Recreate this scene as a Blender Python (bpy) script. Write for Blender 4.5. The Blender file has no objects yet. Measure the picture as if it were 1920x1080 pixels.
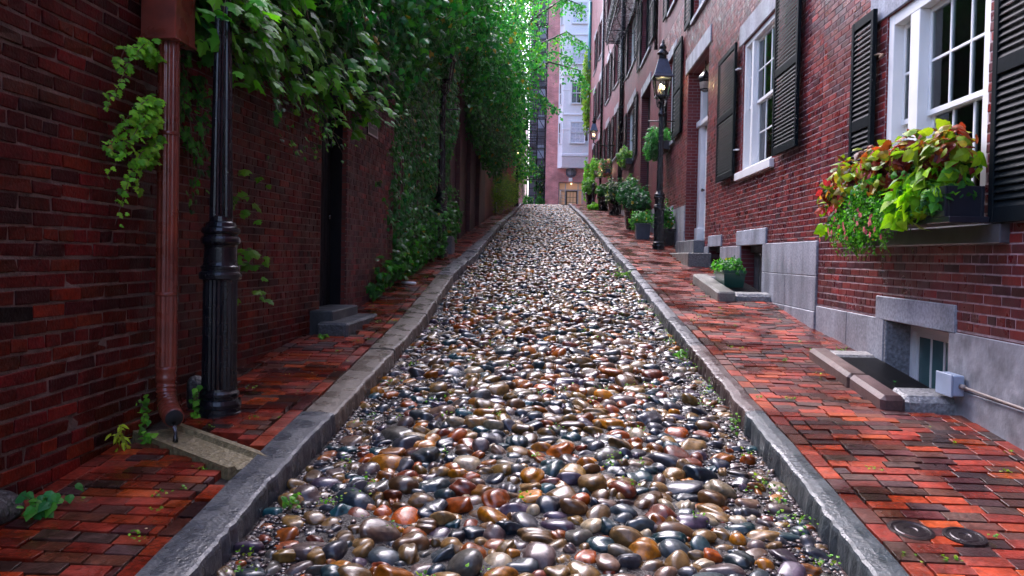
import bpy, math, random
import numpy as np
from math import pi, sin, cos, radians
random.seed(7); RNG = np.random.default_rng(11)
scene = bpy.context.scene
COL = scene.collection

# ------------------------------------------------------------------ camera
HAZE = 0.0002
S = 0.1025                                   # the hill's gradient
def make_camera():
    cam = bpy.data.cameras.new('camera'); co = bpy.data.objects.new('camera', cam); COL.objects.link(co)
    cam.sensor_width = 36; cam.lens = 1450/1920*36
    cam.shift_y = -0.01674; cam.clip_end = 2000; cam.clip_start = 0.05
    yaw, pitch, roll = radians(-3.095), radians(-1.2), radians(1.1)
    f = np.array([sin(yaw)*cos(pitch), cos(yaw)*cos(pitch), sin(pitch)])
    r0 = np.array([cos(yaw), -sin(yaw), 0.]); u0 = np.cross(r0, f)
    R = r0*cos(roll)+u0*sin(roll); U = -r0*sin(roll)+u0*cos(roll)
    from mathutils import Matrix
    co.matrix_world = Matrix(((R[0], U[0], -f[0], 0), (R[1], U[1], -f[1], 0), (R[2], U[2], -f[2], 1.6), (0, 0, 0, 1)))
    scene.camera = co
make_camera()

# ------------------------------------------------------------------ light
SUN_EL, SUN_AZ = 52, -22                     # degrees; azimuth from +Y towards +X
w = bpy.data.worlds.new('World'); scene.world = w; w.use_nodes = True
nt = w.node_tree; bg = nt.nodes['Background']
sky = nt.nodes.new('ShaderNodeTexSky'); sky.sky_type = 'NISHITA'; sky.sun_disc = False
sky.sun_elevation = radians(SUN_EL); sky.sun_rotation = radians(SUN_AZ)
sky.dust_density = 6; sky.air_density = 1.4; sky.altitude = 20
hs = nt.nodes.new('ShaderNodeHueSaturation'); hs.inputs['Saturation'].default_value = 0.9
tint = nt.nodes.new('ShaderNodeMix'); tint.data_type = 'RGBA'; tint.blend_type = 'MULTIPLY'; tint.inputs[0].default_value = 1; tint.inputs[7].default_value = (.94, .96, 1.24, 1)
nt.links.new(sky.outputs[0], hs.inputs['Color']); nt.links.new(hs.outputs[0], tint.inputs[6]); nt.links.new(tint.outputs[2], bg.inputs[0]); bg.inputs[1].default_value = 0.15
sl = bpy.data.lights.new('sun', 'SUN'); sl.energy = 0.5; sl.angle = radians(35); sl.color = (.95, .97, 1)
so = bpy.data.objects.new('sun', sl); COL.objects.link(so)
from mathutils import Vector
sd = Vector((sin(radians(SUN_AZ))*cos(radians(SUN_EL)), cos(radians(SUN_AZ))*cos(radians(SUN_EL)), sin(radians(SUN_EL))))
so.rotation_euler = (-sd).to_track_quat('-Z', 'Y').to_euler(); so.location = (0, 0, 30)
scene.view_settings.view_transform = 'Standard'; scene.view_settings.look = 'None'
scene.view_settings.exposure = 2.05; scene.view_settings.gamma = 1
scene.render.engine = 'CYCLES'

# ------------------------------------------------------------------ materials
MATS = {}
def nodes_of(name):
    m = bpy.data.materials.new(name); m.use_nodes = True
    t = m.node_tree; return m, t, t.nodes['Principled BSDF']
def mat(name, col=None, rough=.5, spec=.5, metal=0, var=.25, vscale=8, bump=.0, bscale=60, coat=0, rvar=0, bdist=.01, rscale=6, coatr=.08, streak=None, slo=.5):
    """colour from the mesh's Col attribute (or col), mottled by noise, with optional bump, wet patches and a water film"""
    if name in MATS: return MATS[name]
    m, t, p = nodes_of(name); N = t.nodes; L = t.links
    tc = N.new('ShaderNodeTexCoord')
    if col is None:
        a = N.new('ShaderNodeAttribute'); a.attribute_name = 'Col'; src = a.outputs['Color']
    else:
        a = N.new('ShaderNodeRGB'); a.outputs[0].default_value = (*col, 1); src = a.outputs[0]
    n = N.new('ShaderNodeTexNoise'); n.inputs['Scale'].default_value = vscale; n.inputs['Detail'].default_value = 6
    L.new(tc.outputs['Object'], n.inputs['Vector'])
    mr = N.new('ShaderNodeMapRange'); mr.inputs['From Min'].default_value = .3; mr.inputs['From Max'].default_value = .7
    mr.inputs['To Min'].default_value = 1-var; mr.inputs['To Max'].default_value = 1+var
    L.new(n.outputs['Fac'], mr.inputs['Value'])
    vm = N.new('ShaderNodeVectorMath'); vm.operation = 'SCALE'
    L.new(src, vm.inputs[0]); L.new(mr.outputs[0], vm.inputs['Scale']); last = vm
    if streak:                                  # grime with its own shape: run-off streaks or stains
        mp = N.new('ShaderNodeMapping'); mp.inputs['Scale'].default_value = streak; L.new(tc.outputs['Object'], mp.inputs[0])
        ns = N.new('ShaderNodeTexNoise'); ns.inputs['Scale'].default_value = 1; ns.inputs['Detail'].default_value = 7; ns.inputs['Roughness'].default_value = .62; L.new(mp.outputs[0], ns.inputs['Vector'])
        ms = N.new('ShaderNodeMapRange'); ms.inputs['From Min'].default_value = .40; ms.inputs['From Max'].default_value = .58; ms.inputs['To Min'].default_value = slo; ms.inputs['To Max'].default_value = 1.12
        L.new(ns.outputs['Fac'], ms.inputs['Value']); v2 = N.new('ShaderNodeVectorMath'); v2.operation = 'SCALE'; L.new(vm.outputs[0], v2.inputs[0]); L.new(ms.outputs[0], v2.inputs['Scale']); last = v2
    L.new(last.outputs[0], p.inputs['Base Color'])
    p.inputs['Roughness'].default_value = rough; p.inputs['Specular IOR Level'].default_value = spec; p.inputs['Metallic'].default_value = metal
    if rvar:
        n2 = N.new('ShaderNodeTexNoise'); n2.inputs['Scale'].default_value = rscale; n2.inputs['Detail'].default_value = 4
        L.new(tc.outputs['Object'], n2.inputs['Vector'])
        m2 = N.new('ShaderNodeMapRange'); m2.inputs['From Min'].default_value = .38; m2.inputs['From Max'].default_value = .62
        m2.inputs['To Min'].default_value = max(.03, rough-rvar); m2.inputs['To Max'].default_value = min(1, rough+rvar)
        L.new(n2.outputs['Fac'], m2.inputs['Value']); L.new(m2.outputs[0], p.inputs['Roughness'])
    if bump:
        n3 = N.new('ShaderNodeTexNoise'); n3.inputs['Scale'].default_value = bscale; n3.inputs['Detail'].default_value = 5
        L.new(tc.outputs['Object'], n3.inputs['Vector'])
        b = N.new('ShaderNodeBump'); b.inputs['Strength'].default_value = bump; b.inputs['Distance'].default_value = bdist
        L.new(n3.outputs['Fac'], b.inputs['Height']); L.new(b.outputs[0], p.inputs['Normal'])
    if coat: p.inputs['Coat Weight'].default_value = coat; p.inputs['Coat Roughness'].default_value = coatr
    MATS[name] = m; return m
def leaf_mat(name, rough=.32, spec=.5, trans=.35):
    if name in MATS: return MATS[name]
    m, t, p = nodes_of(name); N = t.nodes; L = t.links
    a = N.new('ShaderNodeAttribute'); a.attribute_name = 'Col'
    L.new(a.outputs['Color'], p.inputs['Base Color'])
    p.inputs['Roughness'].default_value = rough; p.inputs['Specular IOR Level'].default_value = spec
    tr = N.new('ShaderNodeBsdfTranslucent')
    g = N.new('ShaderNodeMix'); g.data_type = 'RGBA'; g.blend_type = 'MULTIPLY'; g.inputs[0].default_value = 1
    L.new(a.outputs['Color'], g.inputs[6]); g.inputs[7].default_value = (1.3, 1.5, .5, 1); L.new(g.outputs[2], tr.inputs[0])
    mx = N.new('ShaderNodeMixShader'); mx.inputs[0].default_value = trans
    L.new(p.outputs[0], mx.inputs[1]); L.new(tr.outputs[0], mx.inputs[2]); L.new(mx.outputs[0], N['Material Output'].inputs[0])
    MATS[name] = m; return m
def brick_tex(name, axis, c1, c2, mortar, bw=.21, rh=.067, rough=.5):
    if name in MATS: return MATS[name]
    m, t, p = nodes_of(name); N = t.nodes; L = t.links
    g = N.new('ShaderNodeNewGeometry'); s = N.new('ShaderNodeSeparateXYZ'); c = N.new('ShaderNodeCombineXYZ')
    L.new(g.outputs['Position'], s.inputs[0]); L.new(s.outputs[axis], c.inputs[0]); L.new(s.outputs[2], c.inputs[1])
    b = N.new('ShaderNodeTexBrick'); b.inputs['Scale'].default_value = 1; b.inputs['Brick Width'].default_value = bw; b.inputs['Row Height'].default_value = rh
    b.inputs['Mortar Size'].default_value = .006; b.inputs['Color1'].default_value = (*c1, 1); b.inputs['Color2'].default_value = (*c2, 1)
    b.inputs['Mortar'].default_value = (*mortar, 1); L.new(c.outputs[0], b.inputs['Vector'])
    n = N.new('ShaderNodeTexNoise'); n.inputs['Scale'].default_value = 1.3; n.inputs['Detail'].default_value = 7; L.new(g.outputs['Position'], n.inputs['Vector'])
    mr = N.new('ShaderNodeMapRange'); mr.inputs['From Min'].default_value = .3; mr.inputs['From Max'].default_value = .7
    mr.inputs['To Min'].default_value = .65; mr.inputs['To Max'].default_value = 1.3; L.new(n.outputs['Fac'], mr.inputs['Value'])
    vm = N.new('ShaderNodeVectorMath'); vm.operation = 'SCALE'; L.new(b.outputs['Color'], vm.inputs[0]); L.new(mr.outputs[0], vm.inputs['Scale'])
    L.new(vm.outputs[0], p.inputs['Base Color'])
    bp = N.new('ShaderNodeBump'); bp.invert = True; bp.inputs['Strength'].default_value = .6; bp.inputs['Distance'].default_value = .008
    L.new(b.outputs['Fac'], bp.inputs['Height']); L.new(bp.outputs[0], p.inputs['Normal']); p.inputs['Roughness'].default_value = rough; p.inputs['Specular IOR Level'].default_value = .2
    MATS[name] = m; return m
def glass_mat(name='window glass', tint=(.75, .85, .85)):
    if name in MATS: return MATS[name]
    m, t, p = nodes_of(name); N = t.nodes; L = t.links
    tr = N.new('ShaderNodeBsdfTransparent'); tr.inputs[0].default_value = (*tint, 1)
    gl = N.new('ShaderNodeBsdfGlossy'); gl.inputs['Roughness'].default_value = .04
    fr = N.new('ShaderNodeFresnel'); fr.inputs[0].default_value = 1.5
    mx = N.new('ShaderNodeMixShader'); L.new(fr.outputs[0], mx.inputs[0]); L.new(tr.outputs[0], mx.inputs[1]); L.new(gl.outputs[0], mx.inputs[2])
    L.new(mx.outputs[0], N['Material Output'].inputs[0]); MATS[name] = m; return m
def emis(name, col, st):
    if name in MATS: return MATS[name]
    m, t, p = nodes_of(name); p.inputs['Emission Color'].default_value = (*col, 1); p.inputs['Emission Strength'].default_value = st
    p.inputs['Base Color'].default_value = (*col, 1); MATS[name] = m; return m

BRICK = mat('wet brick', rough=.40, spec=.45, var=.22, vscale=40, bump=.4, bscale=90, bdist=.004, rvar=.14, rscale=5, streak=(1.6, 1.6, .5), slo=.62)
BRICKL = mat('old wet brick', rough=.5, spec=.16, var=.35, vscale=30, bump=.7, bscale=60, bdist=.006, rvar=.16, rscale=5, streak=(2.2, 2.2, .5), slo=.5)
PAVER = mat('wet paving brick', rough=.34, spec=.34, var=.4, vscale=28, bump=.8, bscale=50, bdist=.006, rvar=.2, rscale=2.2, coat=.12, coatr=.12, streak=(2.2, 2.2, 2.2), slo=.5)
MORTAR = mat('mortar', (.34, .25, .26), rough=.7, var=.4, vscale=14, bump=.5, bscale=90)
MORTAR_D = mat('old mortar', (.12, .085, .07), rough=.7, var=.5, vscale=9, bump=.8, bscale=60, bdist=.012)
STONE = mat('wet cobbles', rough=.4, spec=.22, var=.5, vscale=36, bump=.5, bscale=40, bdist=.006, coat=.48, coatr=.06, rvar=.12)
MUD = mat('wet mud', (.018, .013, .012), rough=.34, spec=.3, var=.6, vscale=20, bump=1., bscale=48, bdist=.02, rvar=.2, rscale=9)
GRAN = mat('granite', streak=(3, 3, .7), slo=.7, rough=.48, spec=.4, var=.3, vscale=45, bump=.35, bscale=120, bdist=.004, rvar=.16, rscale=3)
GRANR = mat('rough granite', rough=.4, spec=.5, var=.45, vscale=45, bump=1., bscale=30, bdist=.02, rvar=.1)
KERB = mat('wet kerb granite', rough=.36, spec=.42, var=.4, vscale=30, bump=.8, bscale=60, bdist=.007, rvar=.18, rscale=5)
STUCCO = mat('weathered plinth', (.25, .25, .26), rough=.55, var=.5, vscale=5, bump=.6, bscale=14, bdist=.015)
WHITE = mat('white paint', (.78, .78, .76), rough=.35, var=.06, vscale=3)
BLACKG = mat('black green shutter paint', (.004, .007, .009), rough=.5, spec=.07, var=.2, bump=.1, bscale=20)
IRON = mat('black iron paint', (.005, .006, .009), rough=.24, spec=.4, var=.3, bump=.5, bscale=60, bdist=.004, coat=.15, rvar=.12)
DOORM = mat('black door paint', (.004, .005, .008), rough=.5, spec=.1, var=.2)
DARK = mat('dark interior', (.012, .012, .012), rough=.9)
DGLASS = mat('dark glass', (.012, .018, .02), rough=.05, spec=.7, var=.1)
COPPERB = mat('brown metal paint', (.17, .033, .018), rough=.32, spec=.5, var=.4, vscale=7, bump=.15, bscale=30, rvar=.12, coat=.3)
LEAF = leaf_mat('leaf', rough=.4, spec=.22, trans=.42); LEAFD = leaf_mat('waxy leaf', rough=.28, spec=.32, trans=.35)
STEM = mat('stem', (.10, .055, .03), rough=.6)
BARK = mat('bark', (.05, .04, .03), rough=.7, bump=.8, bscale=20)
GLASS = glass_mat()

# ------------------------------------------------------------------ mesh builder
CH_S = np.array([[x, y, z] for x in (-1, 1) for y in (-1, 1) for z in (-1, 1)], float)
def _chamfer():
    V = []; idx = {}
    for ci, s in enumerate(CH_S):
        for a in range(3): idx[(ci, a)] = len(V); V.append((s, a))
    F = []
    for a in range(3):
        o = [b for b in range(3) if b != a]
        for sg in (-1, 1):
            cs = [i for i in range(8) if CH_S[i][a] == sg]
            cs.sort(key=lambda i: math.atan2(CH_S[i][o[1]], CH_S[i][o[0]])); F.append([idx[(i, a)] for i in cs])
    for a in range(3):
        o = [b for b in range(3) if b != a]
        for s0 in (-1, 1):
            for s1 in (-1, 1):
                i, j = [k for k in range(8) if CH_S[k][o[0]] == s0 and CH_S[k][o[1]] == s1]
                F.append([idx[(i, o[0])], idx[(i, o[1])], idx[(j, o[1])], idx[(j, o[0])]])
    for i in range(8): F.append([idx[(i, 0)], idx[(i, 1)], idx[(i, 2)]])
    sg = np.array([v[0] for v in V]); ax = np.array([[1. if v[1] == k else 0. for k in range(3)] for v in V])
    # outward windings
    P = sg*(.9+.1*ax); F2 = []
    for f in F:
        c = P[f].mean(0); n = np.cross(P[f[1]]-P[f[0]], P[f[2]]-P[f[1]])
        F2.append(f if n@c > 0 else f[::-1])
    return sg, ax, F2
CB_S, CB_A, CB_F = _chamfer()
BOXF = [[0, 1, 3, 2], [4, 6, 7, 5], [0, 4, 5, 1], [2, 3, 7, 6], [0, 2, 6, 4], [1, 5, 7, 3]]

class Frame:                                   # wall frame: s along the wall, n out of it, z up
    def __init__(self, o=(0, 0, 0), d=(1, 0, 0), n=(0, 1, 0)):
        self.o = np.array(o, float); d = np.array(d, float); n = np.array(n, float)
        self.M = np.array([d/np.linalg.norm(d), n/np.linalg.norm(n), [0, 0, 1.]]); self.flip = np.linalg.det(self.M) < 0
    def __call__(self, V): return np.asarray(V, float)@self.M+self.o
WORLD = Frame()
class MB:
    def __init__(self, fr=WORLD): self.fr = fr; self.V = []; self.L = []; self.C = []; self.K = []; self.MI = []; self.nv = 0; self.SM = []
    def raw(self, V, flat, counts, col=(.5, .5, .5), mi=0, smooth=False):
        V = np.asarray(V, float).reshape(-1, 3); n = len(V)
        c = np.asarray(col, float)
        if c.ndim == 1: c = np.tile(c, (n, 1))
        self.V.append(self.fr(V)); self.C.append(c); self.L.append(np.asarray(flat, int)+self.nv); self.K.append(np.asarray(counts, int))
        self.MI.append(np.full(len(counts), mi)); self.SM.append(np.full(len(counts), smooth)); self.nv += n
    def faces(self, V, F, col=(.5, .5, .5), mi=0, smooth=False):
        if self.fr.flip: F = [list(f)[::-1] for f in F]
        self.raw(V, [i for f in F for i in f], [len(f) for f in F], col, mi, smooth)
    def many(self, V, F, col=None, mi=0, smooth=False):
        """V (N,n,3) instances of one template with face lists F; col (N,3) or (N,n,3)"""
        N, n = V.shape[:2]
        if N == 0: return
        if self.fr.flip: F = [list(f)[::-1] for f in F]
        fl = np.array([i for f in F for i in f]); ct = np.array([len(f) for f in F])
        fl = (fl[None]+np.arange(N)[:, None]*n).ravel(); ct = np.tile(ct, N)
        if col is None: col = np.tile((.5, .5, .5), (N, 1))
        if col.ndim == 2: col = np.repeat(col, n, axis=0)
        self.raw(V.reshape(-1, 3), fl, ct, col.reshape(-1, 3), mi, smooth)
    def box(self, a, b, col=(.5, .5, .5), mi=0, c=0.0):
        a = np.minimum(a, b).astype(float) if False else np.array([min(a[i], b[i]) for i in range(3)], float)+0; b = np.array([max(a[i], b[i]) for i in range(3)], float)
        ce = (a+b)/2; h = (b-a)/2
        if c > 0:
            c = min(c, h.min()*.8); V = ce+CB_S*(h-c*(1-CB_A)); self.faces(V, CB_F, col, mi)
        else: self.faces(ce+CH_S*h, BOXF, col, mi)
    def boxes(self, C, H, cols, c=.004, rot=None, jit=0, mi=0):
        C = np.asarray(C, float); H = np.asarray(H, float)
        V = CB_S[None]*(H[:, None]-c*(1-CB_A)[None])
        if jit:
            J = RNG.normal(0, jit, (len(C), 8, 3)); V = V+np.repeat(J, 3, axis=1)
        if rot is not None:                     # (N,3) small angles
            V = V+np.cross(np.broadcast_to(rot[:, None], V.shape), V)
        self.many(V+C[:, None], CB_F, np.asarray(cols), mi)
    def lathe(self, prof, o=(0, 0, 0), seg=24, col=(.5, .5, .5), mi=0, smooth=True, flute=0, cap=True, ax=2, sq=False):
        V = []; n = len(prof)
        for r, z in prof:
            for k in range(seg):
                a = 2*pi*k/seg + (pi/seg if sq else 0); rr = r*(1-flute*(k % 2)) if flute else r
                if sq: rr = r/cos(pi/seg)
                V.append((rr*cos(a), rr*sin(a), z))
        V = np.array(V)
        F = [[i*seg+k, i*seg+(k+1) % seg, (i+1)*seg+(k+1) % seg, (i+1)*seg+k] for i in range(n-1) for k in range(seg)]
        if cap: F += [list(range(seg))[::-1], [(n-1)*seg+k for k in range(seg)]]
        if ax == 1: V = V[:, [0, 2, 1]]; F = [f[::-1] for f in F]
        if ax == 0: V = V[:, [2, 0, 1]]
        self.faces(V+np.array(o), F, col, mi, smooth)
    def tube(self, P, r, seg=8, col=(.5, .5, .5), mi=0, smooth=True):
        P = np.asarray(P, float); n = len(P); r = np.broadcast_to(np.asarray(r, float), (n,)); V = []
        T = np.gradient(P, axis=0); T /= np.linalg.norm(T, axis=1)[:, None]+1e-9
        up = np.array([0, 0, 1.]) if abs(T[0][2]) < .9 else np.array([1., 0, 0])
        for i in range(n):
            a = np.cross(T[i], up); a /= np.linalg.norm(a)+1e-9; b = np.cross(T[i], a); up = np.cross(a, T[i])
            for k in range(seg):
                t = 2*pi*k/seg; V.append(P[i]+r[i]*(a*cos(t)+b*sin(t)))
        F = [[i*seg+k, i*seg+(k+1) % seg, (i+1)*seg+(k+1) % seg, (i+1)*seg+k] for i in range(n-1) for k in range(seg)]
        F += [list(range(seg))[::-1], [(n-1)*seg+k for k in range(seg)]]
        self.faces(V, F, col, mi, smooth)
    def prism(self, pts, h, o=(0, 0, 0), plane='xy', col=(.5, .5, .5), mi=0):
        n = len(pts); V = []
        for z in (0, h):
            for x, y in pts: V.append({'xy': (x, y, z), 'xz': (x, z, y), 'yz': (z, x, y)}[plane])
        F = [list(range(n)), [n+k for k in range(n)][::-1]]+[[k, n+k, n+(k+1) % n, (k+1) % n] for k in range(n)]
        self.faces(np.array(V)+np.array(o), F, col, mi)
    def build(self, name, mats, parent=None, loc=None):
        if not self.V: return None
        V = np.concatenate(self.V); L = np.concatenate(self.L); K = np.concatenate(self.K); C = np.concatenate(self.C)
        if parent is not None: off = world_loc(parent)
        else: off = np.array(loc if loc is not None else (0, 0, 0), float)
        me = bpy.data.meshes.new(name)
        me.vertices.add(len(V)); me.vertices.foreach_set('co', (V-off).astype(np.float32).ravel())
        me.loops.add(len(L)); me.loops.foreach_set('vertex_index', L.astype(np.int32))
        me.polygons.add(len(K)); st = np.concatenate([[0], np.cumsum(K)[:-1]]); me.polygons.foreach_set('loop_start', st.astype(np.int32))
        me.update(calc_edges=True)
        me.polygons.foreach_set('material_index', np.concatenate(self.MI).astype(np.int32))
        me.polygons.foreach_set('use_smooth', np.concatenate(self.SM).astype(bool))
        at = me.color_attributes.new('Col', 'FLOAT_COLOR', 'POINT')
        at.data.foreach_set('color', np.concatenate([C, np.ones((len(C), 1))], axis=1).astype(np.float32).ravel())
        for m in (mats if isinstance(mats, (list, tuple)) else [mats]) if mats else []: me.materials.append(m)
        me.validate(); me.update()
        o = bpy.data.objects.new(name, me); COL.objects.link(o)
        if parent is not None: o.parent = parent
        elif loc is not None: o.location = loc
        return o
def world_loc(o):
    p = np.zeros(3)
    while o is not None: p = p+np.array(o.location); o = o.parent
    return p
def tag(o, label=None, cat=None, group=None, kind=None):
    if label: o['label'] = label
    if cat: o['category'] = cat
    if group: o['group'] = group
    if kind: o['kind'] = kind
    return o
def thing(name, loc, label, cat, group=None):
    o = bpy.data.objects.new(name, None); o.empty_display_size = .1; COL.objects.link(o); o.location = loc
    return tag(o, label, cat, group)
def copy_tree(o, parent=None, loc=None):
    c = o.copy(); COL.objects.link(c)
    if parent is not None: c.parent = parent
    if loc is not None: c.location = loc
    for ch in list(o.children): copy_tree(ch, c)
    return c
def gz(y): return S*y if y < 45 else S*45+.02*(y-45) if y < 47 else S*45+.04

# ------------------------------------------------------------------ palettes
def pick(pal, n, jit=.15):
    pal = np.array(pal, float); i = RNG.integers(0, len(pal), n)
    return np.clip(pal[i]*(1+RNG.normal(0, jit, (n, 1)))+0, .002, 1)
P_RIGHT = [(.17, .018, .018), (.15, .016, .018), (.20, .024, .02), (.115, .014, .02), (.10, .012, .02), (.18, .026, .022), (.07, .012, .022), (.14, .015, .016)]
P_LEFT = [(.11, .012, .010), (.09, .010, .010), (.13, .02, .008), (.075, .009, .010), (.10, .022, .008), (.045, .008, .012), (.11, .010, .014)]
P_PAVE = [(.27, .034, .010), (.23, .026, .012), (.34, .058, .010), (.16, .024, .014), (.085, .026, .018), (.045, .020, .022), (.24, .028, .014), (.11, .034, .018), (.08, .018, .020), (.30, .040, .010), (.20, .022, .012), (.055, .028, .022)]
P_STONE = [(.20, .075, .02), (.16, .10, .04), (.015, .045, .05), (.28, .12, .03), (.03, .038, .042), (.012, .02, .028), (.012, .016, .024), (.04, .04, .045), (.08, .042, .02), (.17, .055, .018), (.22, .06, .015), (.13, .08, .035), (.19, .12, .06), (.07, .05, .045), (.06, .045, .06), (.11, .07, .05), (.27, .22, .15), (.11, .032, .02), (.02, .038, .042), (.07, .065, .055), (.15, .09, .04), (.10, .06, .03)]
G_MID = [(.03, .17, .02), (.045, .24, .025), (.02, .13, .025), (.06, .28, .03), (.015, .09, .02)]
G_BRIGHT = [(.09, .30, .02), (.13, .36, .03), (.06, .22, .02), (.17, .40, .03)]
G_DEEP = [(.006, .075, .014), (.010, .11, .022), (.006, .09, .02), (.018, .15, .022)]

def scaled(p, k): return [tuple(c*k for c in q) for q in p]
def vivid(p, k):                                # wetting deepens the hue of stone and brick
    return [tuple(max(.003, sum(q)/3+(c-sum(q)/3)*k) for c in q) for q in p]
P_LEFT = [(a*.86, b*.5, c*.4) for a, b, c in P_LEFT]; P_PAVE = [(a*.9, b*.78, c*.7) for a, b, c in P_PAVE]; P_STONE = vivid(scaled(P_STONE, .80), 1.3); G_DEEP = scaled(G_DEEP, 1.8); P_RIGHT = [(a*.95, b*.72, c*.72) for a, b, c in P_RIGHT]
# ------------------------------------------------------------------ leaves
def tmpl(pts, fold=.18, curl=.12):
    """leaf outline (right half from base to tip) -> fan mesh with a folded midrib"""
    R_ = pts; Lh = [(-x, y) for x, y in pts[1:-1]][::-1]
    out = R_+Lh; V = [(x, y, -fold*abs(x)-curl*y*y) for x, y in out]; c = (0, .42, .02); V.append(c); n = len(out)
    F = [[k, (k+1) % n, n] for k in range(n)]
    return np.array(V), F
T_IVY = tmpl([(0, 0), (.20, -.10), (.36, .02), (.60, .30), (.34, .34), (.30, .52), (.40, .66), (.20, .72), (0, 1)])
T_SM = tmpl([(0, 0), (.30, .05), (.42, .35), (.2, .7), (0, 1)])
T_MINI = (np.array([(0, 0, 0), (.38, .4, -.1), (0, 1, -.08), (-.38, .4, -.1)]), [[0, 1, 2, 3]])
T_LANCE = tmpl([(0, 0), (.16, .25), (.14, .6), (0, 1)], .3, .35)
T_HEART = tmpl([(0, .06), (.18, -.10), (.42, .0), (.50, .28), (.30, .62), (0, 1.05)], .12, .25)
T_COL = tmpl([(0, 0), (.22, .02), (.26, .12), (.38, .18), (.36, .3), (.44, .4), (.34, .5), (.34, .62), (.2, .72), (.16, .84), (0, 1)], .2, .3)
def leaves(mb, P, Nrm, size, T, pal, tip=(0, 0, -1), tj=.5, nj=.5, cj=.25, col=None, mi=0):
    N = len(P)
    if N == 0: return
    n = np.asarray(Nrm, float)+RNG.normal(0, nj, (N, 3)); n /= np.linalg.norm(n, axis=1)[:, None]+1e-9
    t = np.asarray(tip, float)+RNG.normal(0, tj, (N, 3)); t -= n*(t*n).sum(1)[:, None]; t /= np.linalg.norm(t, axis=1)[:, None]+1e-9
    s = np.cross(t, n); V, F = T
    size = np.broadcast_to(np.asarray(size, float), (N,))*(1+RNG.normal(0, .2, N)).clip(.5, 1.6)
    X = (V[None, :, 0, None]*s[:, None]+V[None, :, 1, None]*t[:, None]+V[None, :, 2, None]*n[:, None])*size[:, None, None]+P[:, None]
    c = pick(pal, N, cj) if col is None else col
    if N > 60:
        y_ = RNG.random(N) < .015; c = np.where(y_[:, None], np.array([.30, .24, .03]), c)
    mb.many(X, F, c, mi)
def clump_blob(mb, c, r, n, size, T, pal, out=.6, tip=(0, 0, -1), shell=.55, **k):
    d = RNG.normal(0, 1, (n, 3)); d /= np.linalg.norm(d, axis=1)[:, None]
    rad = shell+(1-shell)*RNG.random((n, 1))**.6
    # uneven outline: lobes
    ph = RNG.random(6)*6; lob = 1+.16*np.sin(3*d[:, :1]*2+ph[0])+.14*np.sin(5*d[:, 1:2]+ph[1])+.14*np.sin(4*d[:, 2:]+ph[2])
    P = np.array(c)+d*rad*lob*np.array(r)
    leaves(mb, P, d*out+np.array([0, 0, .25]), size, T, pal, tip=tip, **k)

# ------------------------------------------------------------------ walls
def panel(mb, s0, s1, z0, z1, holes=(), n=0., depth=.3, mi=0, rmi=None, zf=None, extra_s=()):
    ss = sorted({s0, s1, *[h[i] for h in holes for i in (0, 1) if s0 < h[i] < s1], *extra_s}); zs = sorted({z0, z1, *[h[i] for h in holes for i in (2, 3) if z0 < h[i] < z1]})
    for a, b in zip(ss, ss[1:]):
        for c, d in zip(zs, zs[1:]):
            m = ((a+b)/2, (c+d)/2)
            if any(h[0] < m[0] < h[1] and h[2] < m[1] < h[3] for h in holes): continue
            mb.faces([(a, n, c), (b, n, c), (b, n, d), (a, n, d)], [[0, 3, 2, 1]], mi=mi)
    for h in holes:
        a, b, c, d = h[:4]; r = mi if rmi is None else rmi; e = n-depth
        mb.faces([(a, n, c), (a, n, d), (a, e, d), (a, e, c)], [[0, 1, 2, 3]], mi=r); mb.faces([(b, n, c), (b, n, d), (b, e, d), (b, e, c)], [[0, 3, 2, 1]], mi=r)
        mb.faces([(a, n, d), (b, n, d), (b, e, d), (a, e, d)], [[0, 1, 2, 3]], mi=r); mb.faces([(a, n, c), (b, n, c), (b, e, c), (a, e, c)], [[0, 3, 2, 1]], mi=r)
def bricks(mb, s0, s1, z0, z1, holes, pal, L=.208, h=.0665, g=.0115, n=0., th=.05, jit=.0008, head=6, soff=0, zmin=None, rough=.0, gs=None, mi=0, darkband=None):
    C = []; H = []; gs = g if gs is None else gs
    k0 = int(math.floor(z0/h)); k1 = int(math.ceil(z1/h))
    for k in range(k0, k1):
        za, zb = max(k*h, z0), min((k+1)*h, z1)
        if zb-za < .02: continue
        zc = (za+zb)/2; LL = L if (head == 0 or k % head) else L/2
        x = s0-((k*.5 % 1)*L if LL == L else L/4)+soff-L
        while x < s1:
            l = LL*(1+random.gauss(0, .03 if rough else .008)); a, b = max(x, s0), min(x+l, s1); x += l
            if b-a < .03: continue
            if zmin is not None and zb < zmin((a+b)/2): continue
            segs = [(a, b)]
            for q in holes:
                if q[2] < zc < q[3]:
                    ns = []
                    for u, v in segs:
                        if v <= q[0] or u >= q[1]: ns.append((u, v)); continue
                        if u < q[0]: ns.append((u, q[0]))
                        if v > q[1]: ns.append((q[1], v))
                    segs = ns
            for u, v in segs:
                if v-u > .025:
                    C.append(((u+v)/2, n-th/2+(random.gauss(0, .0022) if rough else random.gauss(0, .0006)), zc)); H.append(((v-u-gs)/2, th/2, (zb-za-g)/2))
    if C:
        cols = pick(pal, len(C), .22)
        mb.boxes(C, H, cols, c=.0035 if rough else .002, jit=jit, mi=mi)
RF = Frame((2.84, 0, 0), (0, 1, 0), (-1, 0, 0))

def granite_cols(n, base=(.26, .27, .30)):
    return np.array(base)*(1+RNG.normal(0, .08, (n, 1)))
def block(mb, a, b, col=None, c=.008, mi=0):
    col = tuple(granite_cols(1)[0]) if col is None else col
    mb.box(a, b, col, mi, c)

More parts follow.
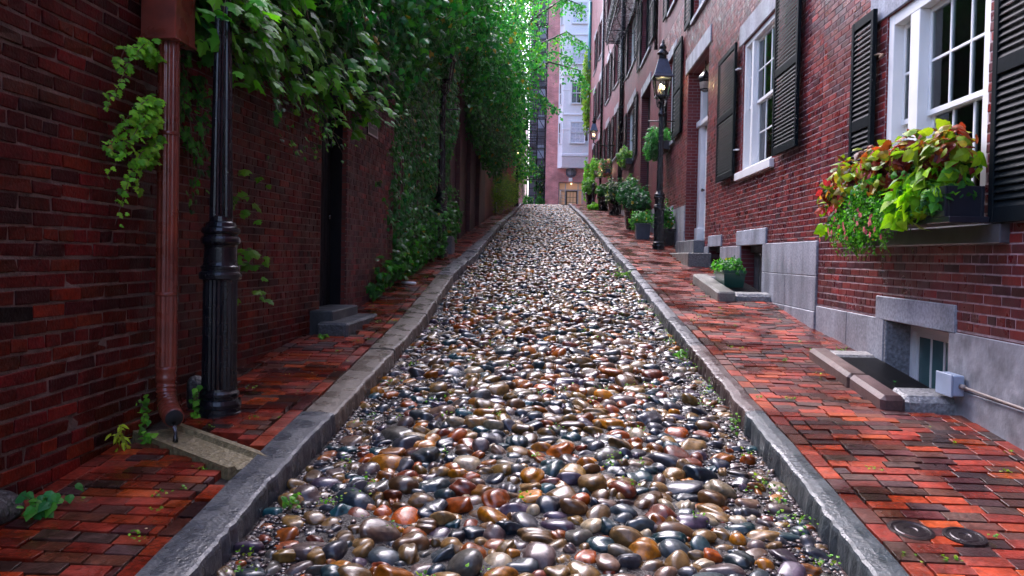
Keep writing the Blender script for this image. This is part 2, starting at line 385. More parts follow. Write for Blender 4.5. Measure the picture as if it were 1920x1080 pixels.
def window(fr, par, s0, s1, z0, z1, cols=3, rows=2, rec=.12, side=.0, mull=.05, fw=.07, glass=None, frame=None, curtain=None, lintel=.24, lint_ext=.12, sill=.09, sill_ext=.1, meet=.5, label=None, sash_rec=.05, sidecols=1, muntin=.022, interior=True, lint_col=(.25, .26, .29), sill_mat=None, so=0., cd=.1):
    """double-hung sash window: window (casing) > sash, pane, curtain, sill, lintel"""
    frame = frame or WHITE; glass = glass or GLASS
    n0 = -rec
    m = MB(fr)                                # casing: outer frame, butt-jointed
    m.box((s0, n0-cd, z0), (s0+fw, n0, z1), c=.004); m.box((s1-fw, n0-cd, z0), (s1, n0, z1), c=.004)
    m.box((s0+fw, n0-cd, z1-fw), (s1-fw, n0-.002, z1), c=.004); m.box((s0+fw, n0-cd, z0), (s1-fw, n0-.002, z0+fw*.7), c=.004)
    ms = s1-fw-side if side else s1-fw       # sidelight lies at the far (larger s) end
    if side: m.box((ms-mull, n0-cd, z0+fw*.7), (ms, n0-.003, z1-fw), c=.004)
    w_ = m.build('window', frame, par)
    if label: w_['label'] = label
    b0, b1 = z0+fw*.7, z1-fw; zm = b0+(b1-b0)*meet
    bays = [(s0+fw, (ms-mull) if side else ms, cols)]+([(ms, s1-fw, sidecols)] if side else [])
    for a, b, nc in bays:
        sm = MB(fr); gm = MB(fr)
        for (za, zb, nn) in ((zm-.02, b1, n0-.03-so), (b0, zm+.02, n0-.065-so)):
            st = .035
            sm.box((a, nn-.03, za), (a+st, nn, zb), c=.003); sm.box((b-st, nn-.03, za), (b, nn, zb), c=.003)
            sm.box((a+st, nn-.03, zb-.042), (b-st, nn-.001, zb), c=.003); sm.box((a+st, nn-.03, za), (b-st, nn-.001, za+.045), c=.003)
            for k in range(1, nc):
                x = a+st+(b-a-2*st)*k/nc; sm.box((x-muntin/2, nn-.024, za+.045), (x+muntin/2, nn-.004, zb-.042), c=.003)
            xs = [a+st+(b-a-2*st)*k/nc for k in range(nc+1)]
            for k in range(1, rows):
                z = za+.045+(zb-za-.087)*k/rows
                for i in range(nc):
                    sm.box((xs[i]+(muntin/2 if i else 0), nn-.023, z-muntin/2), (xs[i+1]-(muntin/2 if i < nc-1 else 0), nn-.005, z+muntin/2), c=.003)
            gm.box((a+st*.5, nn-.017, za+.02), (b-st*.5, nn-.013, zb-.02))
        sm.build('sash', frame, w_); gm.build('pane', glass, w_)
    if curtain:
        cm = MB(fr); nx = 60; V = []
        for i in range(nx+1):
            s = s0+fw+(s1-s0-2*fw)*i/nx; nn = n0-.2-so-.02*sin(i*1.9)-.012*sin(i*.83)
            V += [(s, nn, z0+fw), (s, nn, z1-fw)]
        cm.faces(V, [[2*i, 2*i+2, 2*i+3, 2*i+1] for i in range(nx)], smooth=True)
        cm.build('curtain', curtain, w_)
    if lintel:
        lm = MB(fr); lm.box((s0-lint_ext, -rec-.05, z1+.002), (s1+lint_ext, .012, z1+lintel), lint_col, c=.006); lm.build('lintel', GRAN, w_)
    if sill:
        lm = MB(fr); lm.box((s0-sill_ext, -rec-.05, z0-sill), (s1+sill_ext, .06, z0-.002), lint_col if sill_mat is None else (.6, .6, .6), c=.006); lm.build('sill', sill_mat or GRAN, w_)
    return w_
def shutter(fr, par, s0, s1, z0, z1, n=.03, th=.04, slats=None, mid=.5, tilt=.0, lbl=None, fine=True):
    """louvred leaf standing open against the wall"""
    m = MB(fr); st = .055
    m.box((s0, n, z0), (s0+st, n+th, z1), c=.004); m.box((s1-st, n, z0), (s1, n+th, z1), c=.004)
    zm = z0+(z1-z0)*mid
    for a, b in ((z0, z0+.1), (zm-.05, zm+.05), (z1-.08, z1)): m.box((s0+st, n, a), (s1-st, n+th-.002, b), c=.003)
    pitch = .045 if fine else .09
    for a, b in ((z0+.1, zm-.05), (zm+.05, z1-.08)):
        k = max(2, int((b-a)/pitch)); p_ = (b-a)/k
        for i in range(k):
            z = a+(i+.5)*p_; q = p_*.62
            V = [(s0+st, n+th-.004, z-q), (s1-st, n+th-.004, z-q), (s1-st, n+.004, z+q), (s0+st, n+.004, z+q)]
            V += [(x, y, zz+.006) for x, y, zz in V]
            m.faces(V, [[0, 1, 2, 3], [4, 7, 6, 5], [0, 4, 5, 1], [2, 6, 7, 3]])
    o = m.build('shutter', BLACKG, par)
    h = MB(fr)
    return o

# ------------------------------------------------------------------ ground, road, pavements
def structure(o): o['kind'] = 'structure'; return o
def grid_sheet(name, xs, ys, zf, matl):
    m = MB(); nx, ny = len(xs), len(ys)
    V = [(x, y, zf(x, y)) for y in ys for x in xs]
    m.faces(V, [[j*nx+i, j*nx+i+1, (j+1)*nx+i+1, (j+1)*nx+i] for j in range(ny-1) for i in range(nx-1)], smooth=True)
    return structure(m.build(name, matl))
GROUND = mat('ground earth', (.05, .045, .04), rough=.6, var=.4, vscale=3)
grid_sheet('ground', [-300, -60, -20, 20, 60, 300], [-60, 0, 20, 45, 47, 70, 500], lambda x, y: gz(y)-.32, GROUND)
ASPH = mat('wet asphalt', (.05, .05, .055), rough=.3, var=.3, vscale=5, bump=.3, bscale=80)
grid_sheet('cross_street', [-40, 40], [45.6, 47, 56.2], lambda x, y: gz(y)-.03, ASPH)

KLo = [(-4, -1.62), (3, -1.62), (4.3, -1.65), (8.4, -1.69), (12.5, -1.86), (16, -1.85), (20, -1.87), (23.5, -1.93), (31.7, -1.93), (46, -2.04)]
KLi = [(-4, -1.40), (3, -1.40), (4.2, -1.43), (8.4, -1.43), (12.4, -1.60), (16, -1.57), (20, -1.68), (25.9, -1.78), (31, -1.78), (46, -1.88)]
KRo = [(-4, 1.47), (3.2, 1.47), (4.6, 1.47), (10.3, 1.43), (12.8, 1.43), (18.2, 1.38), (30.6, 1.27), (46, .92)]
KRi = [(-4, 1.31), (3.2, 1.31), (4.2, 1.33), (10.6, 1.28), (12.9, 1.29), (17.6, 1.23), (29.4, 1.13), (46, .77)]
def ip(t, y): return float(np.interp(y, [a for a, b in t], [b for a, b in t]))
ROADZ = -.128
def rz(x, y):
    xl, xr = ip(KLi, y), ip(KRi, y); c = (xl+xr)/2; hw = (xr-xl)/2; q = (x-c)/hw
    return gz(y)+ROADZ+.035*(1-q*q)+.010*math.sin(3.1*x+1.7*y)+.008*math.sin(5.3*x-2.9*y)
ys = list(np.arange(-4, 46.2, .12))
m = MB(); nx = 26; V = []
for y in ys:
    a, b = ip(KLi, y)-.04, ip(KRi, y)+.04
    for i in range(nx):
        x = a+(b-a)*i/(nx-1); V.append((x, y, rz(x, y)+.006*math.sin(37*x+11*y)*math.sin(29*y-13*x)))
m.faces(V, [[j*nx+i, j*nx+i+1, (j+1)*nx+i+1, (j+1)*nx+i] for j in range(len(ys)-1) for i in range(nx-1)], smooth=True)
structure(m.build('road_bed', MUD))

def ico(sub):
    t = (1+5**.5)/2
    V = [(-1, t, 0), (1, t, 0), (-1, -t, 0), (1, -t, 0), (0, -1, t), (0, 1, t), (0, -1, -t), (0, 1, -t), (t, 0, -1), (t, 0, 1), (-t, 0, -1), (-t, 0, 1)]
    F = [(0, 11, 5), (0, 5, 1), (0, 1, 7), (0, 7, 10), (0, 10, 11), (1, 5, 9), (5, 11, 4), (11, 10, 2), (10, 7, 6), (7, 1, 8), (3, 9, 4), (3, 4, 2), (3, 2, 6), (3, 6, 8), (3, 8, 9), (4, 9, 5), (2, 4, 11), (6, 2, 10), (8, 6, 7), (9, 8, 1)]
    V = [np.array(v)/np.linalg.norm(v) for v in V]
    for _ in range(sub):
        c = {}; F2 = []
        def mid(a, b):
            k = (min(a, b), max(a, b))
            if k not in c: q = V[a]+V[b]; V.append(q/np.linalg.norm(q)); c[k] = len(V)-1
            return c[k]
        for a, b, d in F: x, y, z = mid(a, b), mid(b, d), mid(d, a); F2 += [(a, x, z), (b, y, x), (d, z, y), (x, y, z)]
        F = F2
    return np.array(V), F
def pack_stones():
    out = []; cell = .12; grid = {}
    def ok(x, y, r):
        i, j = int(x//cell), int(y//cell)
        for a in range(i-2, i+3):
            for b in range(j-2, j+3):
                for (u, v, q) in grid.get((a, b), ()):
                    if (x-u)**2+((y-v)*1.12)**2 < ((r+q)*.855)**2: return False
        return True
    rnd = random.Random(5)
    for r, tries in ((.092, 220), (.076, 2000), (.064, 7000), (.053, 30000), (.043, 60000), (.033, 60000), (.024, 30000)):
        for _ in range(tries):
            y = 1.6+44*rnd.random(); a, b = ip(KLi, y), ip(KRi, y); x = a+(b-a)*rnd.random(); q = abs((x-(a+b)/2)/((b-a)/2))
            rr = r*(1+rnd.gauss(0, .07))
            if q > .72 and r > .075: continue
            if r > .09 and y > 8: continue
            if min(x-a, b-x) < rr*.8: continue
            if q > .86 and rnd.random() < .35: continue
            if ok(x, y, rr): grid.setdefault((int(x//cell), int(y//cell)), []).append((x, y, rr)); out.append((x, y, rr))
    return np.array(out)
ST = pack_stones()
def build_stones():
    mb = MB()
    for lo, hi, sub in ((0, 6.5, 3), (6.5, 15, 2), (15, 60, 1)):
        q = ST[(ST[:, 1] >= lo) & (ST[:, 1] < hi)]; N = len(q); V0, F = ico(sub)
        el = RNG.uniform(1.0, 1.38, N); a = q[:, 2]*el; b = q[:, 2]/el**.45; hgt = .014+q[:, 2]*RNG.uniform(.34, .66, N)
        P = np.broadcast_to(V0, (N, len(V0), 3)).copy()
        # squarer than an ellipsoid, then bumps of its own
        e = RNG.uniform(.42, 1.0, (N, 1, 1)); P = np.sign(P)*np.abs(P)**e
        P /= np.linalg.norm(P, axis=2, keepdims=True)**RNG.uniform(.25, .8, (N, 1, 1))
        k1 = RNG.normal(0, 1.7, (N, 1, 3)); k2 = RNG.normal(0, 3.2, (N, 1, 3)); p1 = RNG.random((N, 1))*6; p2 = RNG.random((N, 1))*6
        d = 1+.13*np.sin((P*k1).sum(2)+p1)+.07*np.sin((P*k2).sum(2)+p2); P *= d[:, :, None]
        P *= np.stack([a, b, hgt], 1)[:, None]
        tl = RNG.normal(0, .16, (N, 2)); P[:, :, 2] += P[:, :, 0]*tl[:, :1]+P[:, :, 1]*tl[:, 1:]
        an = RNG.normal(0, .55, N)+RNG.choice([0, pi/2], N, p=[.7, .3]); c, s = np.cos(an)[:, None], np.sin(an)[:, None]
        x = P[:, :, 0]*c-P[:, :, 1]*s; y = P[:, :, 0]*s+P[:, :, 1]*c
        z0 = np.array([rz(u, v) for u, v in q[:, :2]])+RNG.normal(-.010, .009, N)
        xl = np.array([ip(KLi, v) for v in q[:, 1]]); xr = np.array([ip(KRi, v) for v in q[:, 1]]); ed = np.abs((q[:, 0]-(xl+xr)/2)/((xr-xl)/2))
        z0 -= .022*(ed > .72)*RNG.random(N)
        X = np.stack([x+q[:, :1], y+q[:, 1:2], P[:, :, 2]+z0[:, None]], 2)
        mb.many(X, F, pick(P_STONE, N, .25), smooth=True)
    # grit washed against both kerbs and between the stones
    n = 9000; y = 2.2+12*RNG.random(n)**1.4; xl = np.interp(y, *zip(*KLi)); xr = np.interp(y, *zip(*KRi)); q = RNG.random(n)**2.2*.32; sd_ = RNG.random(n) < .5
    x = np.where(sd_, xl+.02+q*1.4, xr-.02-q*1.4); r = RNG.uniform(.006, .017, n); V0, F = ico(1)
    P = V0[None]*(1+RNG.normal(0, .12, (n, len(V0), 1)))*r[:, None, None]*np.array([1.2, 1, .6]); P[:, :, 0] += x[:, None]; P[:, :, 1] += y[:, None]; P[:, :, 2] += np.array([rz(a, b) for a, b in zip(x, y)])[:, None]+.004
    mb.many(P, F, pick([(.03, .02, .022), (.05, .03, .028), (.02, .018, .02), (.08, .05, .04)], n, .3), smooth=True)
    return structure(mb.build('road', STONE))
build_stones()

def kerb(name, to, ti, seed, palf):
    rnd = random.Random(seed); mb = MB(); y = -4.
    while y < 46:
        l = rnd.uniform(1.3, 2.4); y1 = min(46., y+l); n = max(3, int((y1-y)/.05)) if y < 14 else 12; V = []; col = palf(y, rnd)
        dz = rnd.gauss(0, .006); dx = rnd.gauss(0, .008); a0 = y+.004; a1 = y1-.004; ph = rnd.random()*6
        for i in range(n+1):
            t = a0+(a1-a0)*i/n; xo, xi = ip(to, t)+dx, ip(ti, t)+dx; sg = 1 if xi > xo else -1
            z = gz(t)+.012+dz+.003*sin(t*9+ph); wob = .003*sin(t*7+ph)+rnd.gauss(0, .004)
            xi += wob; b = .014
            for (px, pz) in ((xo, z-.35), (xo, z-b), (xo+sg*b, z), ((xo+xi)/2, z+.004), (xi-sg*.022, z-.002), (xi-sg*.006, z-.010), (xi, z-.026), (xi+sg*.006+wob*.6, z-.10+rnd.gauss(0, .003)), (xi+sg*.004, z-.35)): V.append((px, t, pz))
        k = 9; F = []
        for i in range(n):
            for j in range(k-1):
                f = [i*k+j, i*k+j+1, (i+1)*k+j+1, (i+1)*k+j]; F.append(f if to[0][1] > ti[0][1] else f[::-1])
        F += [list(range(k)), [n*k+j for j in range(k)]]
        mb.faces(V, F, col, smooth=False); y = y1
    return structure(mb.build(name, KERB))
def pal_l(y, r):
    if 5.0 < y < 12: return (.13, .105, .08)
    return [(.032, .044, .053), (.04, .05, .058), (.055, .06, .066)][r.randrange(3)] if y < 5 else (.10, .097, .10)
def pal_r(y, r):
    if 5.0 < y < 7.0: return (.06, .036, .032)
    return [(.032, .042, .05), (.04, .05, .054), (.048, .05, .054)][r.randrange(3)] if y < 9 else (.095, .10, .11)
kerb('kerb_left', KLo, KLi, 3, pal_l); kerb('kerb_right', KRo, KRi, 4, pal_r)

SAND = mat('sidewalk bed', (.035, .025, .022), rough=.35, var=.5, vscale=30, bump=.6, bscale=60)
def sidewalk(name, kin, wall, side, skips=(), ymax=46):
    """brick paving: rows across the walk, a soldier course against kerb and wall"""
    mb = MB(); ys = np.arange(-4, ymax+.3, .3); V = []
    def und(x, y): return .008*math.sin(2.3*y+1.3*x)+.006*math.sin(4.9*x-1.7*y)
    for y in ys:
        a, b = sorted((ip(kin, y), wall(y)))
        for i in range(4): x = a+(b-a)*i/3; V.append((x, y, gz(y)-.034))
    mb.faces(V, [[j*4+i, j*4+i+1, (j+1)*4+i+1, (j+1)*4+i] for j in range(len(ys)-1) for i in range(3)], mi=1)
    C = []; H = []; R = []
    def put(x, y, hx, hy, ang=0):
        if side < 0 and abs((x+2.43)*.54+(y-4.63)*.842) < .19: return
        for (a, b, c, d) in skips:
            if a < x < b and c < y < d: return
        C.append((x, y, gz(y)-.03+und(x, y)+random.gauss(0, .0022))); H.append((hx-.0045, hy-.0045, .03)); R.append((S+random.gauss(0, .008), random.gauss(0, .008), ang+random.gauss(0, .014)))
    y = 1.2; row = 0; pw = .090
    while y < ymax:
        a, b = sorted((ip(kin, y), wall(y))); a += .004; b -= .004
        # stretcher bricks along the kerb and the wall
        if row % 2 == 0:
            L2 = pw*2
            put(a+.05 if side > 0 else b-.05, y+pw/2, .05, L2/2-.001); put(b-.05 if side > 0 else a+.05, y+pw/2, .05, L2/2-.001)
        x = a+.105-random.choice([0, .05, .1]) if row % 2 else a+.105-random.choice([0, .07]); x0 = a+.102; x1 = b-.102
        x -= .0
        while x < x1:
            l = .186*(1+random.gauss(0, .05)); u, v = max(x, x0), min(x+l, x1)
            if v-u > .035: put((u+v)/2, y, (v-u)/2, pw/2-.0005)
            x += l
        y += pw; row += 1
    mb.boxes(C, H, pick(P_PAVE, len(C), .2), c=.0016, rot=np.array(R), jit=.0012)
    return structure(mb.build(name, [PAVER, SAND]))
def wl(y):
    return float(np.interp(y, [-4, 5.1, 5.101, 8.6, 10.5, 30, 46], [-2.55, -2.55, -2.62, -2.36, -2.36, -2.5, -2.5]))
def wr(y): return 2.84 if y < 34 else 2.84-(y-34)*.69/18
sidewalk('sidewalk_right', KRo, wr, 1, skips=[(2.36, 2.9, 5.5, 7.08), (2.16, 2.9, 10.2, 12.05), (2.4, 2.9, 14.2, 16.9)])
sidewalk('sidewalk_left', KLo, wl, -1, skips=[(-2.6, -2.02, 7.45, 8.75)])

# ------------------------------------------------------------------ right side: row houses
def house(fr, name, label, s0, s1, ztop, tex, holes, geo=None, base=0., group='brick row houses up the right side', cat='house', depth=.3, pal=P_RIGHT, backn=-7, mort=None, ext=()):
    """geo = (s0,s1,z0,z1): region whose bricks are modelled one by one"""
    o = fr([((s0+s1)/2, 0, 0)])[0]; o[2] = gz(o[1])
    t = thing(name, tuple(o), label, cat, group)
    m = MB(fr)
    bz = min(gz(fr([(s0, 0, 0)])[0][1]), gz(fr([(s1, 0, 0)])[0][1]))-.6
    if geo:
        a, b, c, d = geo; inn = [h for h in holes if h[1] > a and h[0] < b and h[3] > c and h[2] < d]
        panel(m, a, b, c, d, inn, n=-.005, depth=depth-.005, mi=1, rmi=3)
        bricks(m, a, b, c, d, inn, pal, mi=2)
        rest = [h for h in holes if h not in inn]
        # brick reveals: textured jambs just proud of the mortar
        for r in ((s0, s1, d, ztop), (s0, a, bz, d), (b, s1, bz, d), (a, b, bz, c)):
            if r[1]-r[0] > .01 and r[3]-r[2] > .01:
                panel(m, *r, [h for h in rest if h[1] > r[0] and h[0] < r[1] and h[3] > r[2] and h[2] < r[3]], n=0, depth=depth, mi=0)
    else: panel(m, s0, s1, bz, ztop, holes, n=0, depth=depth, mi=0)
    m.build('wall', [tex, mort or MORTAR, BRICK, TEX_RX], t)
    b_ = MB(fr); b_.box((s0+.02, backn, bz+.05), (s1-.02, -1.1, ztop-.05)); b_.box((s0+.01, -1.08, bz+.04), (s0+.06, -.0095, ztop-.04)); b_.box((s1-.06, -1.08, bz+.04), (s1-.01, -.0095, ztop-.04))
    b_.build('house_body', [DARK], t)
    r_ = MB(fr); r_.box((s0, backn-.1, ztop), (s1, .16, ztop+.22), (.06, .06, .065)); r_.build('cornice', GRAN, t)
    return t
TEX_RX = brick_tex('jamb brick courses', 0, (.19, .022, .018), (.13, .016, .018), (.24, .15, .15))
TEX_R = brick_tex('brick courses', 1, (.13, .018, .02), (.09, .012, .02), (.12, .07, .08))
TEX_P = brick_tex('far brick courses', 1, (.22, .045, .055), (.16, .035, .045), (.18, .12, .13))
TEX_X = brick_tex('end brick courses', 0, (.72, .30, .27), (.60, .23, .21), (.65, .48, .45), bw=.24, rh=.08)

# --- near house
hA = [(5.30, 6.91, 1.84, 3.72), (5.70, 6.78, .45, 1.10)]
A = house(RF, 'brick_house', 'nearest red brick house on the right, with coleus-filled window box and weathered plinth', -3, 8.50, 14.5, TEX_R, hA, geo=(3.2, 8.50, 1.12, 4.9), depth=.26)
# plinth
def pl(par, s0, s1, z0, z1, n=.012, c=.006, col=None, mt=None, nm='foundation_block', fr=None):
    mb = MB(fr or RF); mb.box((s0+.002, -.2, z0+.002), (s1-.002, n, z1-.002), tuple(granite_cols(1)[0]) if col is None else col, c=c); return mb.build(nm, mt or GRAN, par)
for a, b in ((6.78, 7.62), (7.62, 8.50)): pl(A, a, b, .3, 1.115)
for a, b in ((3.9, 5.70), (1.6, 3.9), (-3, 1.6)): pl(A, a, b, .72 if a > 1 else .0, 1.115, .006, col=(.3, .3, .32), mt=STUCCO, nm='plinth'); pl(A, a, b, -.5, .72 if a > 1 else 0, .016, col=(.3, .3, .32), mt=STUCCO, nm='plinth')
CURT = mat('pale curtain', (.05, .12, .13), rough=.8, var=.1); CURTG = mat('green curtain', (.16, .42, .27), rough=.8, var=.35, vscale=3)
bm_ = MB(RF); bm_.box((5.60, -.25, 1.103), (6.95, .014, 1.305), (.3, .32, .36), c=.008); 
wb = bm_.build('basement_lintel', GRAN, A)
m = MB(RF); m.box((6.782, -.27, .3), (6.80, .004, 1.10), (.18, .19, .21)); m.box((6.74, -.25, .3), (6.781, .006, 1.10), (.2, .21, .23), c=.008); m.build('jamb_stone', GRANR, A)
wA = window(RF, A, 5.30, 6.91, 1.86, 3.72, cols=3, rows=2, rec=.02, side=.30, mull=.16, fw=.10, meet=.505, so=.05, cd=.2, lintel=.34, lint_ext=.34, curtain=CURT, sill=.13, sill_ext=.30, lint_col=(.24, .26, .31), sill_mat=mat('dark wet sill', (.07, .07, .075), rough=.3))
wB = window(RF, A, 5.70, 6.78, .40, 1.10, cols=4, rows=1, rec=.20, fw=.08, lintel=0, sill=0, glass=mat('teal glass', (.05, .12, .12), rough=.12, var=.1), meet=.12, label='small basement window behind the iron grate')
shutter(RF, A, 7.02, 7.52, 1.88, 3.83, n=.035); shutter(RF, A, 4.58, 5.12, 1.86, 3.83, n=.035)
for z in (3.42, 2.2):                                 # shutter hinge hook
    m = MB(RF); m.tube([(7.03, .055, z), (6.99, .03, z), (6.96, .0, z-.01), (6.94, .03, z-.03), (6.92, .05, z-.04)], .010, 6)
    m.build('shutter_dog', mat('old brass', (.3, .2, .13), rough=.4, metal=.6), A)

# --- second house: window, two basement openings, doorway
hB = [(10.43, 12.13, 2.93, 4.90), (10.70, 11.92, .8, 1.80), (13.36, 14.38, 1.1, 1.81), (14.84, 17.10, 1.75, 5.62), (18.95, 20.2, 4.45, 6.62), (14.9, 16.6, 6.62, 8.6), (10.43, 12.13, 6.6, 8.4), (19.0, 20.2, 7.9, 9.6), (18.9, 20.1, 2.1, 2.55)]
B = house(RF, 'brick_house', 'brick house with white doorway under a granite lintel, second from the front', 8.504, 22.0, 15.8, TEX_R, hB, geo=(8.504, 22, 1.82, 7.4), depth=.42)
for a, b, c, d in ((8.50, 9.62, 1.05, 1.43), (9.62, 10.68, 1.05, 1.43), (8.50, 10.68, 1.43, 1.815), (8.5, 9.6, .4, 1.05), (9.6, 10.68, .4, 1.05), (11.94, 13.36, 1.2, 1.80), (11.94, 13.36, .7, 1.2), (14.38, 14.82, 1.1, 1.82)): pl(B, a, b, c, d, .02 if c > 1 else .03)
for a, b in ((17.1, 18.0), (18.0, 18.88)): pl(B, a, b, 1.5, 2.2, .02); pl(B, a, b, 2.2, 2.75, .015)
for a, b in ((20.1, 22),): pl(B, a, b, 1.7, 2.55, .02)
for a, b in (((10.52, -.3, 1.803), (12.2, .022, 2.03)), ((13.3, -.3, 1.813), (14.42, .022, 2.01)), ((18.8, -.3, 2.553), (20.3, .03, 2.85))):
    m = MB(RF); m.box(a, b, (.3, .32, .37), c=.008); m.build('basement_lintel', GRAN, B)
# boarded basement openings
for s0, s1, z0, z1 in ((10.70, 11.92, .8, 1.8), (13.36, 14.38, 1.1, 1.81), (18.9, 20.1, 1.8, 2.55)):
    m = MB(RF)
    m.box((s0, -.42, z0), (s1, -.20, z1)); m.box((s0+.02, -.2, z1-.10), (s1-.02, -.13, z1), c=.004)
    for k in range(4): a = s0+(s1-s0)*k/4; m.box((a+.02, -.198, z0), (a+(s1-s0)/4-.03, -.185, z1-.11), c=.003)
    m.build('cellar_hatch', mat('weathered grey board', (.06, .065, .07), rough=.45, var=.4, vscale=12, bump=.4), B)
wC = window(RF, B, 10.43, 12.13, 2.93, 4.90, cols=3, rows=2, rec=.03, side=.34, mull=.10, fw=.075, meet=.5, so=.03, cd=.15, curtain=CURTG, lintel=.32, lint_ext=.22, sill=.12, sill_ext=.14, sill_mat=WHITE)
shutter(RF, B, 12.30, 13.55, 2.90, 4.98, n=.05); shutter(RF, B, 9.13, 10.10, 2.92, 4.98, n=.05)
window(RF, B, 18.95, 20.2, 4.45, 6.62, rec=.1, glass=DGLASS, interior=False, fw=.06, lintel=.24)
shutter(RF, B, 17.75, 18.92, 4.45, 6.62, fine=False); shutter(RF, B, 20.25, 21.3, 4.45, 6.62, fine=False)
for a, b, c, d in ((14.9, 16.6, 6.62, 8.6), (10.43, 12.13, 6.6, 8.4), (19.0, 20.2, 7.9, 9.6)):
    window(RF, B, a, b, c, d, rec=.1, glass=DGLASS, fw=.06, lintel=.22); shutter(RF, B, b+.03, b+.85, c, d, fine=False); shutter(RF, B, a-.85, a-.03, c, d, fine=False)
for z in (3.3, 4.55): m = MB(RF); m.tube([(12.31, .07, z), (12.27, .05, z), (12.23, .0, z), (12.18, .06, z-.01)], .014, 6); m.build('shutter_dog', WHITE, B)
for z in (6.9, 8.2): m = MB(RF); m.tube([(14.85, .07, z), (14.75, .05, z), (14.65, .0, z), (14.55, .06, z-.01)], .014, 6); m.build('shutter_dog', WHITE, B)
# doorway
m = MB(RF); m.box((14.62, -.42, 5.623), (17.35, .025, 5.96), (.27, .28, .31), c=.01); m.build('door_lintel', GRAN, B)
d = MB(RF)
d.box((16.78, -.42, 1.98), (17.06, -.24, 4.5), c=.006); d.box((16.74, -.42, 1.98), (17.08, -.2, 2.25), c=.01)
d.box((16.74, -.42, 4.42), (17.08, -.19, 4.55), c=.012); d.box((16.80, -.42, 4.55), (17.04, -.26, 5.5), c=.006)
d.box((14.86, -.42, 1.98), (15.15, -.24, 5.5), c=.006); d.box((15.15, -.42, 5.3), (16.78, -.24, 5.6), c=.006); d.box((15.15, -.42, 4.42), (16.78, -.22, 4.52), c=.01)
df = d.build('door_surround', WHITE, B)
d = MB(RF); d.box((15.15, -.42, 2.0), (16.78, -.34, 4.42), c=.004)
for i in (0, 1):
    for j, (a, b) in enumerate(((2.15, 2.75), (2.9, 3.6), (3.7, 4.3))): d.box((15.25+i*.78, -.345, a), (15.9+i*.78, -.325, b), c=.01)
dl = d.build('door', WHITE, B)
d = MB(RF); d.lathe([(.012, 0), (.02, .02), (.035, .05), (.03, .08), (.0, .09)], (16.66, -.33, 3.05), ax=1, seg=12); d.build('door_knob', IRON, dl)
d = MB(RF); d.box((14.86, -.42, 1.76), (17.09, -.22, 1.975), c=.004); d.build('threshold', IRON, B)
tr = MB(RF); tr.box((15.16, -.40, 4.53), (16.77, -.36, 5.29)); tr.build('transom_pane', DGLASS, B)
# porch lantern hanging in the doorway
pl_ = thing('hanging_lantern', (3.0, 16.0, 5.55), 'small dark lantern hanging under the granite door lintel of the white doorway', 'lantern')
m = MB(); m.tube([(3.0, 16, 5.62), (3.0, 16, 5.42)], .012); m.lathe([(.03, .16), (.13, .04), (.14, .0), (.12, -.01), (.12, -.06), (.10, -.24), (.03, -.28)], (3, 16, 5.26), seg=6, smooth=False); m.build('lantern_frame', IRON, pl_)
m = MB(); m.lathe([(.121, -.08), (.102, -.22)], (3, 16, 5.26), seg=6, smooth=False, cap=False); m.build('pane', mat('frosted glass', (.35, .28, .22), rough=.3), pl_)

# steps at the doorway
t = thing('stone_steps', (2.6, 15.3, gz(15.3)), 'two worn granite steps below the white front door beside the lamp post', 'steps')
m = MB(); m.box((2.42, 14.15, 1.3), (2.84, 17.3, 1.70), (.15, .145, .13), c=.015); m.build('lower_step', GRANR, t)
m = MB(); m.box((2.64, 14.86, 1.702), (3.05, 17.08, 1.95), (.12, .13, .14), c=.012); m.build('upper_step', GRAN, t)

# --- third house
hC = [(23.9, 26.3, 3.4, 6.95), (28.5, 31.5, 5.2, 7.4), (24.2, 26.6, 8.1, 10.4), (28.8, 31.6, 8.9, 11), (24.2, 26.6, 11.6, 13.6), (28.8, 31.6, 12.2, 14.2)]
C = house(RF, 'brick_house', 'brick house past the lamp post, with a tall dark doorway and an iron fire balcony', 22.004, 34, 16.8, TEX_R, hC, depth=.3)
for i, (a, b, c, d) in enumerate(hC[1:]):
    window(RF, C, a, b, c, d, rec=.12, glass=DGLASS, frame=WHITE if i % 2 == 0 else BLACKG, fw=.06, lintel=.35, rows=2)
    shutter(RF, C, b+.03, b+1.1, c, d, fine=False); shutter(RF, C, a-1.1, a-.03, c, d, fine=False)
m = MB(RF); m.box((23.8, -.3, 6.953), (26.4, .03, 7.25), (.25, .26, .28), c=.01); m.build('door_lintel', GRAN, C)
m = MB(RF); m.box((23.9, -.3, 2.4), (26.3, -.22, 6.9), c=.004)
for z0, z1 in ((3.5, 4.5), (4.7, 5.9), (6.1, 6.7)): m.box((24.2, -.22, z0), (25.0, -.2, z1), c=.01); m.box((25.2, -.22, z0), (26.0, -.2, z1), c=.01)
m.build('door', DOORM, C)
pl(C, 22.0, 23.8, 1.8, 3.0); pl(C, 26.4, 34, 2.2, 3.6)
m = MB(RF); m.tube([(33.6, .09, 2.6), (33.6, .09, 16.6)], .09, 10); m.tube([(22.3, .07, 7.5), (22.3, .07, 15.6)], .05, 8)
for z in (5, 8, 11, 14): m.box((33.5, 0, z), (33.7, .2, z+.06))
m.build('drainpipe', IRON, C)

